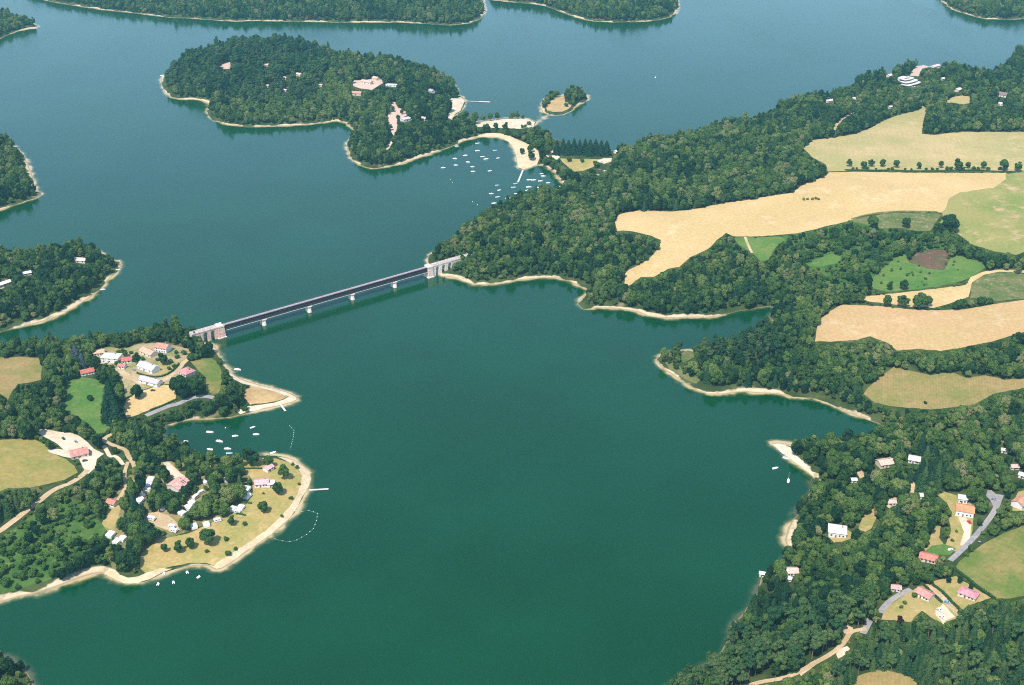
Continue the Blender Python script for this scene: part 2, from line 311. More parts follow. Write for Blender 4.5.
# island, isthmus, far east
cover('beach', 'sand', 'white sand beach on the north side of the isthmus', [(474, 122.6), (487, 121.2), (500, 119.2), (519, 118.7), (528, 119.2), (535, 122), (533.5, 126.6), (526, 128), (519, 129), (505, 128), (490, 128), (477, 127)])
cover('beach', 'beach', 'pale sand beach along the marina side of the isthmus', [(479, 136.5), (490, 136.5), (500, 137), (509, 141.5), (514.4, 149.5), (516.4, 157.5), (518.3, 167.4), (523, 169.4), (530, 167), (537, 164.4), (539.5, 158), (538, 151), (530, 145), (521, 141), (510, 136.4), (500, 133.5), (487, 133.5), (478, 135)])
cover('clearing', 'lawn_dry', 'dry grass clearing with a sandy track on the isthmus', [(560, 158.5), (575, 159), (590, 159.5), (606, 159.5), (600, 163), (592, 167.5), (583, 171), (574, 171.5), (568, 167), (562, 162)])
cover('yard', 'sand', 'white sandy lane mouth beside the row of firs', [(546, 156), (550, 149), (554, 152), (560, 157), (557, 160), (550, 158)])
cover('yard', 'sand', 'pale sandy parking place at the end of the fir row', [(597, 161), (603, 158.5), (612, 158), (611, 162), (604, 164)])
cover('beach', 'sand', 'white sand cove on the eastern side of the island', [(449, 98), (454, 98.5), (461, 97), (464.8, 101), (460.3, 111), (455, 114), (452.3, 119), (448, 118.6), (448.5, 113.5), (452.5, 107)])
cover('clearing', 'pinkground', 'bare pinkish clearing in the island wood', [(392, 101.7), (395.7, 102.7), (399, 108), (407, 111), (406.4, 116), (401.3, 118), (397, 119), (397.5, 127), (394, 136), (391.5, 133), (389, 125), (388, 114), (390, 108)])
cover('clearing', 'pinkground', 'bare pinkish ground round the island houses', [(352, 80.5), (360, 80.5), (367, 79.5), (380, 79), (385, 82), (378, 86), (372, 90), (366, 89), (360, 88.5), (353, 86)])
cover('clearing', 'pinkground', 'small tan clearing in the western part of the island wood', [(218, 66), (224, 64), (230, 62), (231, 69), (224, 69)])
cover('clearing', 'sand', 'small sandy gap in the island wood above the bank', [(385, 146), (390, 141), (393, 142), (389, 149), (385, 151)])
cover('clearing', 'meadow_tan', 'small tan paddock among trees below the ridge houses', [(943, 103.5), (953, 97), (962, 95.5), (970, 95.8), (970, 103), (963, 104.5), (952, 102.5)])
cover('drive', 'pinkground', 'pinkish drive leading up to the ridge top house', [(910, 76), (912, 71), (916, 66.5), (922, 64.5), (932, 63), (941, 62.6), (941, 65), (930, 67), (922, 68.8), (918.5, 76)])
cover('heath', 'heath_tan', 'bare tan top of the little islet', [(546, 107), (552, 100), (559, 92.5), (564, 92.5), (565, 102), (572, 104), (570, 108), (562, 112), (553, 112.5), (547, 110.5)])
cover('yard', 'sand', 'sandy yard beside the houses on the western headland', [(0, 286), (6, 281), (12, 279), (14, 281), (8, 285), (0, 290)])

ROADS = [
    ('lane', 'asphalt_pale', 'grey lane running down past the meadow', [(999, 500), (997, 506), (992, 515), (987, 522), (981.5, 529), (972, 540), (960.6, 551.5), (950, 561)], 4.2),
    ('lane', 'asphalt_pale', 'grey lane curving below the dry lawn', [(911, 589.5), (903, 593), (896, 597), (889, 602), (884, 607.5), (880, 613)], 4.5),
    ('lane', 'asphalt_pale', 'short visible piece of grey lane between tree crowns', [(870.5, 619), (868.5, 623), (866, 628), (863, 634)], 4.5),
    ('path', 'path_tan', 'tan dirt path along the foot of the tall pines', [(866, 629), (858, 630), (850, 632), (845, 642), (837, 650), (826, 657), (815, 663), (803, 670), (790, 676), (778, 679.5), (762, 682), (750, 685), (735, 688)], 3.4),
    ('path', 'path_tan', 'sandy track along the edge of the ochre meadow', [(-20, 541), (0, 531), (10, 524), (19, 517), (29, 509), (40, 501), (48, 494), (56, 489), (64, 486), (73, 482), (82, 476), (88, 470)], 5.0),
    ('path', 'path_tan', 'pale lane winding down from the farm towards the campsite', [(112, 434), (105, 438), (104, 441), (110, 444), (118, 447), (126, 450), (128, 456), (133, 462), (135, 468)], 4.0),
    ('path', 'sand', 'white sandy drive branching off below the farm lane', [(104, 446), (107, 451), (110, 457), (115, 456), (120, 460), (123, 465)], 3.5),
    ('path', 'asphalt_pale', 'pale lane running behind the paddock to the bay', [(146, 416), (153, 412.5), (162, 409), (170, 406), (178, 404), (186, 400), (196, 397), (206, 396.5), (214, 398)], 5.0),
    ('path', 'path_tan', 'sandy lane from the hamlet to the pink roofed house', [(150, 384), (160, 382.5), (168, 378), (174, 373), (180, 368), (183, 363), (190, 358)], 4.5),
    ('path', 'path_tan', 'pinkish paved lane in front of the long low house', [(117, 368), (122, 372), (128, 376), (134, 379), (142, 383)], 6.0),
    ('path', 'path_tan', 'grassy path up the middle of the campsite wood', [(128, 462), (124, 474), (126, 486), (122, 494), (118, 500)], 3.0),
    ('path', 'path_tan', 'dirt track across the green grass strip', [(745, 237), (748, 245), (752, 253)], 3.0),
    ('path', 'path_tan', 'faint pale track climbing through the ridge wood', [(835, 130), (836, 126), (840, 121), (848, 115), (858, 112)], 5.0),
]
# lines of bare ground along the railway approaches are built with the bridge

MSK_M = 320   # margin of the picture-space look-up
OPEN = np.zeros((H + 2 * MSK_M, W + 2 * MSK_M), bool)


def mask_poly(P, grow=0.0):
    P = np.array([(p[0], p[1]) for p in P], float)
    x0, y0 = np.floor(P.min(0) - 1).astype(int)
    x1, y1 = np.ceil(P.max(0) + 1).astype(int)
    x0, y0 = max(x0, -MSK_M), max(y0, -MSK_M)
    x1, y1 = min(x1, W + MSK_M - 1), min(y1, H + MSK_M - 1)
    if x1 <= x0 or y1 <= y0:
        return
    xs, ys = np.meshgrid(np.arange(x0, x1) + .5, np.arange(y0, y1) + .5)
    m = pip(P, xs.ravel(), ys.ravel()).reshape(xs.shape)
    OPEN[y0 + MSK_M:y1 + MSK_M, x0 + MSK_M:x1 + MSK_M] |= m


def mask_disc(x, y, rx, ry):
    a = np.linspace(0, 2 * math.pi, 18)[:-1]
    mask_poly([(x + rx * math.cos(t), y + ry * math.sin(t)) for t in a])


def is_open(px, py):
    xi = np.clip(np.floor(px).astype(int) + MSK_M, 0, OPEN.shape[1] - 1)
    yi = np.clip(np.floor(py).astype(int) + MSK_M, 0, OPEN.shape[0] - 1)
    return OPEN[yi, xi]


SCRUB_PX = np.array([(781, 236), (808, 232), (832, 226), (851, 222), (868, 225), (900, 230), (926, 233), (940, 232), (950, 240), (944, 249), (913, 251), (894, 258), (875, 274), (868, 288), (860, 300), (848, 303), (838, 296), (818, 286), (802, 266), (788, 250)], float)

for n, m, l, P in COVER:
    if m in ('scrub', 'camp_wood') or n == 'bank_pasture':
        continue
    mask_poly(P)


def ribbon(P, w):
    """picture polyline -> world outline of a strip w metres wide"""
    X, Y, _ = pix([p[0] for p in P], [p[1] for p in P])
    Q = np.stack([X, Y], 1)
    # smooth
    R = [Q[0]]
    for i in range(len(Q) - 1):
        R += [Q[i] * .75 + Q[i + 1] * .25, Q[i] * .25 + Q[i + 1] * .75]
    R.append(Q[-1])
    Q = np.array(R)
    T = np.gradient(Q, axis=0)
    T /= np.linalg.norm(T, axis=1)[:, None] + 1e-9
    N = np.stack([-T[:, 1], T[:, 0]], 1) * (w / 2)
    return np.vstack([Q + N, (Q - N)[::-1]])


def poly_world(P, step=4.0, wob=0.35, seed=0):
    Q = np.array(resample([(p[0], p[1]) for p in P], step, wob, seed))
    X, Y, _ = pix(Q[:, 0], Q[:, 1])
    return np.stack([X, Y], 1)


WORLD_COVER = []     # (name, mat, label, world outline)
for i, (n, m, l, P) in enumerate(COVER):
    WORLD_COVER.append((n, m, l, poly_world(P, 4.0, 0.35, 50 + i)))
for n, m, l, P, w in ROADS:
    R = ribbon(P, w)
    WORLD_COVER.append((n, m, l, R))
    px, py, _ = to_px(R[:, 0], R[:, 1], hgt(R[:, 0], R[:, 1]))
    mask_poly(list(zip(px, py)))


NO_BEACH = [np.array(p, float) for p in (
    [(600, 800), (655, 690), (700, 640), (725, 600), (742, 590), (760, 560), (772, 548), (800, 548), (900, 600), (900, 800)],
    [(786, 520), (790, 500), (798, 480), (810, 479), (840, 490), (830, 520)],
    [(690, 350), (700, 326), (750, 304), (800, 295), (800, 325), (740, 352)],
    [(764, 318), (764, 300), (742, 314), (800, 290)],
    [(845, 418), (890, 420), (900, 445), (806, 452), (812, 434)],
    [(440, 252), (428, 240), (480, 205), (560, 182), (575, 195), (500, 240)],
    [(-200, 630), (60, 630), (60, 800), (-200, 800)],
    [(160, 424), (270, 440), (262, 462), (160, 452)],
    [(0, 330), (120, 320), (200, 312), (200, 340), (0, 352)],
    [(545, 128), (640, 120), (900, 60), (1024, 30), (1024, 90), (640, 175), (545, 152)],
)]


def bank_k(px, py):
    """how bare the bank is, 0..1"""
    k = np.ones(np.shape(px))
    for Q in NO_BEACH:
        k[pip(Q, px, py)] = .12
    return k


def build_ground(mats):
    verts, edges = [], []

    def ring(P, close=True):
        b = len(verts)
        for p in P:
            verts.append((float(p[0]), float(p[1])))
        n = len(P)
        for i in range(n if close else n - 1):
            edges.append((b + i, b + (i + 1) % n))
    S = 12000.0
    ring([(-S, -2000), (S, -2000), (S, S), (-S, S)])
    for P in LANDS.values():
        ring(P)
    for n, m, l, P in WORLD_COVER:
        ring(P)
    # free points: rings beside the banks, then a jittered grid
    pts = []
    for k, P in LANDS.items():
        A, B = P, np.roll(P, -1, 0)
        t = B - A
        L = np.linalg.norm(t, axis=1)[:, None] + 1e-9
        n = np.stack([-t[:, 1], t[:, 0]], 1) / L
        ok = (L[:, 0] < 200)
        mid = (A + B) / 2
        for off in (-16, -8, -3.5, 3.5, 8, 14):
            for sgn in (1,):
                pts.append((mid + n * off)[ok])
    pts = np.vstack(pts)
    g = []
    for y in np.arange(450, 3700, 1.0):
        pass
    y = 450.0
    r = np.random.default_rng(5)
    while y < 3700:
        st = 16 if y < 1500 else (22 if y < 2200 else 34)
        xs = np.arange(-1500, 1900, st)
        px, py, s = to_px(xs, np.full(xs.shape, y), 0)
        xs = xs[(px > -260) & (px < W + 260)]
        d = gsample(GD, xs, np.full(xs.shape, y))
        keep = (d > 12) | (r.random(xs.shape) < 0.12)
        xs = xs[keep]
        g.append(np.stack([xs + r.uniform(-.35, .35, xs.shape) * st, y + r.uniform(-.35, .35, xs.shape) * st], 1))
        y += st
    pts = np.vstack([pts] + g)
    # the shoal between the isthmus beach and the islet
    sx, sy = plane_pts(np.array([535., 553.]), np.array([122.5, 112.5]), 0)
    SH0, SH1 = np.array([sx[0], sy[0]]), np.array([sx[1], sy[1]])
    tt = r.random(260)
    pts = np.vstack([pts, SH0 + (SH1 - SH0) * tt[:, None] + r.normal(0, 7, (260, 2))])
    # drop points that crowd each other
    key = np.round(pts / 2.2).astype(np.int64)
    _, idx = np.unique(key, axis=0, return_index=True)
    pts = pts[idx]
    for p in pts:
        verts.append((float(p[0]), float(p[1])))
    V, E, F, _, _, _ = delaunay_2d_cdt([Vector(v) for v in verts], edges, [], 0, 0.02)
    V = np.array([(v.x, v.y) for v in V])
    F = np.array(F)
    d, kk = shore_d(V[:, 0], V[:, 1])
    dv = SH1 - SH0
    tq = np.clip(((V - SH0) @ dv) / (dv @ dv), 0, 1)
    ds = np.linalg.norm(V - SH0 - tq[:, None] * dv, axis=1)
    d = np.where(d < 0, -np.minimum(-d, 1.0 + ds * .45), d)
    onb = np.abs(d) < 0.12
    d[onb] = 0
    Z = height_from(d, kk, V[:, 0], V[:, 1])
    gin = (V[:, 0] > GX0) & (V[:, 0] < GX1) & (V[:, 1] > GY0) & (V[:, 1] < GY1)
    Zg = hgt(V[:, 0], V[:, 1])
    Z = np.where(gin & (d > 18), Zg, Z)     # the same heights the look-ups use
    C = V[F].mean(1)
    cls = np.full(len(F), -1)
    land = np.zeros(len(F), bool)
    for P in LANDS.values():
        land |= pip(P, C[:, 0], C[:, 1])
    for i, (n, m, l, P) in enumerate(WORLD_COVER):
        k = pip(P, C[:, 0], C[:, 1]) & land
        cls[k] = i
    cls[~land] = -2

    def emit(name, sel, mat, label, cat):
        f = F[sel]
        if len(f) == 0:
            return None
        u, inv = np.unique(f, return_inverse=True)
        me = bpy.data.meshes.new(name)
        zz = Z[u] if cls[sel][0] != -2 else np.zeros(len(u))
        me.from_pydata([(float(a), float(b), float(c)) for a, b, c in zip(V[u, 0], V[u, 1], zz)], [], inv.reshape(-1, 3).tolist())
        ppx, ppy, _ = to_px(V[u, 0], np.maximum(V[u, 1], 300), 0)
        at = me.attributes.new('bank', 'FLOAT', 'POINT')
        at.data.foreach_set('value', bank_k(ppx, ppy).astype(np.float32))
        at = me.attributes.new('shore', 'FLOAT', 'POINT')
        at.data.foreach_set('value', np.abs(d[u]).astype(np.float32))
        me.materials.append(mat)
        me.polygons.foreach_set('use_smooth', [True] * len(me.polygons))
        me.update()
        if me.polygons[0].normal.z < 0:
            me.flip_normals()
        o = bpy.data.objects.new(name, me)
        COL.objects.link(o)
        o['kind'] = 'structure'
        o['label'] = label
        o['category'] = cat
        return o
    emit('water', cls == -2, mats['water'], 'green lake water turning blue towards the far shore', 'lake')
    emit('terrain', cls == -1, mats['terrain'], 'wooded land with a narrow pale bank along the lake', 'land')
    for i, (n, m, l, P) in enumerate(WORLD_COVER):
        emit(n, cls == i, mats[m], l, n.replace('_', ' '))


# ------------------------------------------------------------------ materials
def new_mat(name):
    m = bpy.data.materials.new(name)
    m.use_nodes = True
    nt = m.node_tree
    nt.nodes.clear()
    return m, nt, nt.nodes, nt.links


def srgb(r, g, b):
    f = lambda c: (c / 255 / 12.92) if c <= 10 else (((c / 255) + .055) / 1.055) ** 2.4
    return (f(r), f(g), f(b), 1)


def simple(name, col, rough=0.8, var=0.12, sc=0.6, spec=0.3, metal=0.0):
    """painted / built surface with slight wear"""
    m, nt, N, L = new_mat(name)
    out = N.new('ShaderNodeOutputMaterial')
    b = N.new('ShaderNodeBsdfPrincipled')
    b.inputs['Roughness'].default_value = rough
    b.inputs['Specular IOR Level'].default_value = spec
    b.inputs['Metallic'].default_value = metal
    tc = N.new('ShaderNodeTexCoord')
    n = N.new('ShaderNodeTexNoise')
    n.inputs['Scale'].default_value = sc
    n.inputs['Detail'].default_value = 4
    L.new(tc.outputs['Object'], n.inputs['Vector'])
    r = N.new('ShaderNodeValToRGB')
    r.color_ramp.elements[0].position = 0.3
    r.color_ramp.elements[1].position = 0.7
    r.color_ramp.elements[0].color = tuple(c * (1 - var * 1.6) for c in col[:3]) + (1,)
    r.color_ramp.elements[1].color = tuple(min(1, c * (1 + var * .7)) for c in col[:3]) + (1,)
    L.new(n.outputs['Fac'], r.inputs['Fac'])
    L.new(r.outputs['Color'], b.inputs['Base Color'])
    L.new(b.outputs['BSDF'], out.inputs['Surface'])
    return m


def mixc(N, L, a, b, fac):
    m = N.new('ShaderNodeMix')
    m.data_type = 'RGBA'
    if isinstance(fac, float):
        m.inputs[0].default_value = fac
    else:
        L.new(fac, m.inputs[0])
    for s, v in ((6, a), (7, b)):
        if isinstance(v, tuple):
            m.inputs[s].default_value = v
        else:
            L.new(v, m.inputs[s])
    return m.outputs[2]


def noise(N, L, vec, scale, detail=4, rough=.55, w=None):
    n = N.new('ShaderNodeTexNoise')
    n.inputs['Scale'].default_value = scale
    n.inputs['Detail'].default_value = detail
    n.inputs['Roughness'].default_value = rough
    L.new(vec, n.inputs['Vector'])
    return n.outputs['Fac']


def mapr(N, L, v, a, b, c=0., d=1.):
    n = N.new('ShaderNodeMapRange')
    n.interpolation_type = 'SMOOTHSTEP'
    n.inputs[1].default_value, n.inputs[2].default_value = a, b
    n.inputs[3].default_value, n.inputs[4].default_value = c, d
    L.new(v, n.inputs[0])
    return n.outputs[0]


def math_(N, L, op, a, b):
    n = N.new('ShaderNodeMath')
    n.operation = op
    for i, v in enumerate((a, b)):
        if isinstance(v, (int, float)):
            n.inputs[i].default_value = v
        else:
            L.new(v, n.inputs[i])
    return n.outputs[0]


SAND_A, SAND_B = (0.55, 0.44, 0.29, 1), (0.32, 0.24, 0.14, 1)


def ground_mat(name, c1, c2, c3, big=0.012, fine=0.35, stripes=None, edge=None):
    """earth, grass or crop: two broad patch colours, a third sparse one, fine grain, optional mowing lines (angle, period, amount)"""
    m, nt, N, L = new_mat(name)
    out = N.new('ShaderNodeOutputMaterial')
    b = N.new('ShaderNodeBsdfDiffuse')
    g = N.new('ShaderNodeNewGeometry')
    P = g.outputs['Position']
    a = mapr(N, L, noise(N, L, P, big, 5, .6), .36, .64)
    c = mixc(N, L, c1 + (1,), c2 + (1,), a)
    n2 = mapr(N, L, noise(N, L, P, big * 3.3, 6, .65), .52, .70)
    c = mixc(N, L, c, c3 + (1,), math_(N, L, 'MULTIPLY', n2, .75))
    if stripes:
        mp = N.new('ShaderNodeMapping')
        mp.inputs['Rotation'].default_value = (0, 0, rad(stripes[0]))
        L.new(P, mp.inputs['Vector'])
        w = N.new('ShaderNodeTexWave')
        w.inputs['Scale'].default_value = 1.0 / stripes[1]
        w.inputs['Distortion'].default_value = 1.5
        w.inputs['Detail'].default_value = 2
        w.inputs['Detail Scale'].default_value = .4
        L.new(mp.outputs[0], w.inputs['Vector'])
        dk = mixc(N, L, c, (c1[0] * .62, c1[1] * .62, c1[2] * .55, 1), .6)
        c = mixc(N, L, c, dk, math_(N, L, 'MULTIPLY', w.outputs['Fac'], stripes[2]))
    f = mapr(N, L, noise(N, L, P, fine, 5, .7), .3, .7, .84, 1.10)
    mul = N.new('ShaderNodeVectorMath')
    mul.operation = 'SCALE'
    L.new(c, mul.inputs[0])
    L.new(f, mul.inputs['Scale'])
    L.new(mul.outputs[0], b.inputs['Color'])
    L.new(b.outputs[0], out.inputs['Surface'])
    return m


MATS = {}
MATS['meadow_tan'] = ground_mat('meadow_tan', (.46, .345, .16), (.345, .30, .12), (.52, .37, .19), .010, .3, (12, 24, .12))
MATS['stubble'] = ground_mat('stubble', (.57, .395, .185), (.50, .355, .155), (.63, .46, .25), .009, .35, (-22, 20, .13))
MATS['stubble_pink'] = ground_mat('stubble_pink', (.51, .32, .155), (.46, .32, .14), (.57, .41, .23), .012, .35, (8, 18, .13))
MATS['meadow_green'] = ground_mat('meadow_green', (.19, .225, .06), (.29, .26, .09), (.52, .34, .19), .010, .3)
MATS['meadow_brown'] = ground_mat('meadow_brown', (.30, .215, .085), (.19, .19, .055), (.36, .235, .11), .02, .3, (15, 8, .35))
MATS['meadow_mix'] = ground_mat('meadow_mix', (.125, .17, .038), (.27, .215, .075), (.10, .15, .03), .03, .3, (40, 6, .2))
MATS['meadow_ochre'] = ground_mat('meadow_ochre', (.31, .24, .075), (.23, .22, .06), (.38, .27, .11), .03, .3, (10, 6, .25))
MATS['scrubgrass'] = ground_mat('scrubgrass', (.085, .125, .035), (.16, .155, .06), (.32, .25, .14), .05, .4)
MATS['lush'] = ground_mat('lush', (.075, .160, .034), (.115, .185, .042), (.20, .19, .068), .03, .4)
MATS['heath'] = ground_mat('heath', (.15, .075, .055), (.10, .09, .04), (.24, .15, .12), .05, .5)
MATS['heath_tan'] = ground_mat('heath_tan', (.46, .32, .15), (.38, .25, .11), (.52, .40, .22), .05, .4)
MATS['camp'] = ground_mat('camp', (.40, .29, .11), (.30, .26, .08), (.50, .36, .17), .035, .35)
MATS['lawn_dry'] = ground_mat('lawn_dry', (.40, .29, .12), (.27, .25, .075), (.46, .34, .16), .05, .4)
MATS['sand'] = ground_mat('sand', (.64, .53, .39), (.54, .43, .29), (.70, .60, .46), .06, .4)
MATS['beach'] = ground_mat('beach', (.60, .48, .31), (.52, .39, .23), (.66, .55, .38), .06, .4)
MATS['path_tan'] = ground_mat('path_tan', (.52, .38, .23), (.42, .31, .17), (.58, .43, .28), .07, .5)
MATS['pinkground'] = ground_mat('pinkground', (.60, .42, .33), (.52, .38, .30), (.62, .48, .40), .07, .4)
MATS['asphalt_pale'] = ground_mat('asphalt_pale', (.26, .24, .24), (.32, .29, .28), (.38, .33, .29), .06, .5)
MATS['scrub'] = ground_mat('scrub', (.048, .108, .024), (.075, .140, .030), (.17, .17, .055), .05, .3)
MATS['hamlet'] = ground_mat('hamlet', (.42, .31, .18), (.22, .22, .075), (.48, .35, .23), .06, .4)
MATS['camp_wood'] = ground_mat('camp_wood', (.13, .14, .05), (.27, .22, .09), (.42, .33, .17), .05, .35)


def terrain_mat():
    m, nt, N, L = new_mat('terrain')
    out = N.new('ShaderNodeOutputMaterial')
    b = N.new('ShaderNodeBsdfDiffuse')
    P = N.new('ShaderNodeNewGeometry').outputs['Position']
    a = N.new('ShaderNodeAttribute')
    a.attribute_name = 'shore'
    d = a.outputs['Fac']
    soil = mixc(N, L, (.035, .055, .018, 1), (.07, .09, .03, 1), mapr(N, L, noise(N, L, P, .05, 5), .4, .65))
    soil = mixc(N, L, soil, (.22, .17, .09, 1), mapr(N, L, noise(N, L, P, .028, 4), .60, .72))
    sand = mixc(N, L, SAND_A, SAND_B, mapr(N, L, noise(N, L, P, .09, 5, .7), .45, .68))
    sand = mixc(N, L, (.30, .22, .12, 1), sand, mapr(N, L, d, .4, 2.2))      # wet rim
    w = mapr(N, L, noise(N, L, P, .018, 4, .6), .36, .64, -1.4, 6.4)
    ab = N.new('ShaderNodeAttribute')
    ab.attribute_name = 'bank'
    w = math_(N, L, 'MULTIPLY', w, ab.outputs['Fac'])
    k = math_(N, L, 'SUBTRACT', d, w)
    c = mixc(N, L, sand, soil, mapr(N, L, k, -.8, 1.2))
    L.new(c, b.inputs['Color'])
    L.new(b.outputs[0], out.inputs['Surface'])
    return m


def water_mat():
    m, nt, N, L = new_mat('lake_water')
    out = N.new('ShaderNodeOutputMaterial')
    b = N.new('ShaderNodeBsdfPrincipled')
    b.inputs['IOR'].default_value = 1.44
    b.inputs['Specular IOR Level'].default_value = 0.5
    P = N.new('ShaderNodeNewGeometry').outputs['Position']
    a = N.new('ShaderNodeAttribute')
    a.attribute_name = 'shore'
    d = a.outputs['Fac']
    deep = mixc(N, L, (.0002, .037, .007, 1), (.0006, .045, .011, 1), mapr(N, L, noise(N, L, P, .006, 3), .35, .65))
    sh = math_(N, L, 'ADD', d, mapr(N, L, noise(N, L, P, .05, 4), .3, .7, -2.5, 2.5))
    ab = N.new('ShaderNodeAttribute')
    ab.attribute_name = 'bank'
    rim = mixc(N, L, (.012, .05, .02, 1), (.11, .125, .045, 1), ab.outputs['Fac'])
    edge = mixc(N, L, (.02, .05, .02, 1), (.46, .36, .19, 1), ab.outputs['Fac'])
    rim = mixc(N, L, edge, rim, mapr(N, L, sh, -.5, 3.6))
    c = mixc(N, L, rim, deep, mapr(N, L, sh, 1.0, 6.5))
    L.new(c, b.inputs['Base Color'])
    mp = N.new('ShaderNodeMapping')
    mp.inputs['Scale'].default_value = (1, .33, 1)
    mp.inputs['Rotation'].default_value = (0, 0, rad(25))
    L.new(P, mp.inputs['Vector'])
    r = mapr(N, L, noise(N, L, mp.outputs[0], .006, 6, .65), .3, .7, .04, .20)
    L.new(r, b.inputs['Roughness'])
    n1 = noise(N, L, mp.outputs[0], .16, 8, .7)
    bm = N.new('ShaderNodeBump')
    bm.inputs['Strength'].default_value = .11
    bm.inputs['Distance'].default_value = 1.0
    L.new(n1, bm.inputs['Height'])
    L.new(bm.outputs[0], b.inputs['Normal'])
    L.new(b.outputs[0], out.inputs['Surface'])
    return m


MATS['terrain'] = terrain_mat()
MATS['water'] = water_mat()


def leaf_mat(name, stops, transl=.12):
    """foliage: the tint of each tree picks its green, leaf clumps vary round it"""
    m, nt, N, L = new_mat(name)
    out = N.new('ShaderNodeOutputMaterial')
    at = N.new('ShaderNodeAttribute')
    at.attribute_type = 'INSTANCER'
    at.attribute_name = 'tint'
    ramp = N.new('ShaderNodeValToRGB')
    els = ramp.color_ramp.elements
    while len(els) < len(stops):
        els.new(.5)
    for e, (p, c) in zip(els, stops):
        e.position = p
        e.color = c + (1,)
    g = N.new('ShaderNodeNewGeometry')
    n = noise(N, L, g.outputs['Position'], .45, 3)
    t = math_(N, L, 'ADD', at.outputs['Fac'], mapr(N, L, n, .25, .75, -.13, .13))
    L.new(t, ramp.inputs['Fac'])
    df = N.new('ShaderNodeBsdfDiffuse')
    tr = N.new('ShaderNodeBsdfTranslucent')
    mx = N.new('ShaderNodeMixShader')
    mx.inputs[0].default_value = transl
    L.new(ramp.outputs[0], df.inputs[0])
    L.new(ramp.outputs[0], tr.inputs[0])
    L.new(df.outputs[0], mx.inputs[1])
    L.new(tr.outputs[0], mx.inputs[2])
    L.new(mx.outputs[0], out.inputs['Surface'])
    return m


LEAF = leaf_mat('broad_leaves', [(0, (.012, .040, .020)), (.25, (.042, .092, .026)), (.48, (.082, .146, .036)), (.70, (.130, .190, .048)), (.88, (.19, .225, .074)), (1, (.23, .20, .11))])
NEEDLE = leaf_mat('needles', [(0, (.014, .048, .028)), (.5, (.036, .092, .036)), (1, (.095, .150, .050))], .12)
SHRUB = leaf_mat('shrub_leaves', [(0, (.024, .065, .020)), (.4, (.060, .130, .030)), (.7, (.11, .19, .042)), (1, (.22, .23, .08))])
COPPER = leaf_mat('copper_leaves', [(0, (.030, .012, .014)), (1, (.055, .022, .022))])
BLUEFIR = leaf_mat('blue_needles', [(0, (.06, .09, .10)), (1, (.10, .13, .14))])
BARK = simple('bark', (.16, .12, .085), .9, .25, 2)
BARK_PALE = simple('pine_bark', (.24, .17, .13), .9, .25, 2)


# ------------------------------------------------------------------ trees
def ico(sub):
    import bmesh
    bm = bmesh.new()
    bmesh.ops.create_icosphere(bm, subdivisions=sub, radius=1)
    v = np.array([p.co[:] for p in bm.verts])
    f = [[q.index for q in p.verts] for p in bm.faces]
    bm.free()
    return v, np.array(f)


ICO1, ICO2 = ico(1), ico(2)


class Geo:
    def __init__(s):
        s.v, s.f, s.n = [], [], 0

    def add(s, v, f):
        s.v += [tuple(map(float, p)) for p in v]
        s.f += [tuple(int(i) + s.n for i in q) for q in f]
        s.n += len(v)

    def quad(s, c, nrm, size, r, tri=False):
        nrm = nrm / (np.linalg.norm(nrm) + 1e-9)
        a = np.cross(nrm, r.normal(size=3))
        a /= np.linalg.norm(a) + 1e-9
        b = np.cross(nrm, a)
        e = size * r.uniform(.7, 1.3)
        k = size * r.uniform(.6, 1.1)
        bend = nrm * size * .35
        s.add([c - a * e - bend * r.uniform(0, 1), c - b * k, c + a * e - bend * r.uniform(0, 1), c + b * k], [(0, 1, 2), (0, 2, 3)] if tri else [(0, 1, 2, 3)])

    def lobe(s, c, r3, r, rough=.18, sub=1):
        V, F = ICO2 if sub == 2 else ICO1
        k = 1 + r.normal(size=(len(V), 1)) * rough
        s.add(np.asarray(c) + V * k * np.asarray(r3), F)

    def tube(s, pts, rads, n=6):
        b = []
        for i, (p, q) in enumerate(zip(pts, rads)):
            for k in range(n):
                t = 2 * math.pi * k / n
                b.append((p[0] + q * math.cos(t), p[1] + q * math.sin(t), p[2]))
        f = []
        for i in range(len(pts) - 1):
            for k in range(n):
                f.append((i * n + k, i * n + (k + 1) % n, (i + 1) * n + (k + 1) % n, (i + 1) * n + k))
        f.append(tuple(range(n))[::-1])
        f.append(tuple((len(pts) - 1) * n + k for k in range(n)))
        s.add(b, f)

    def mesh(s, name, mat, smooth=False):
        me = bpy.data.meshes.new(name)
        me.from_pydata(s.v, [], s.f)
        me.materials.append(mat)
        me.update()
        return me


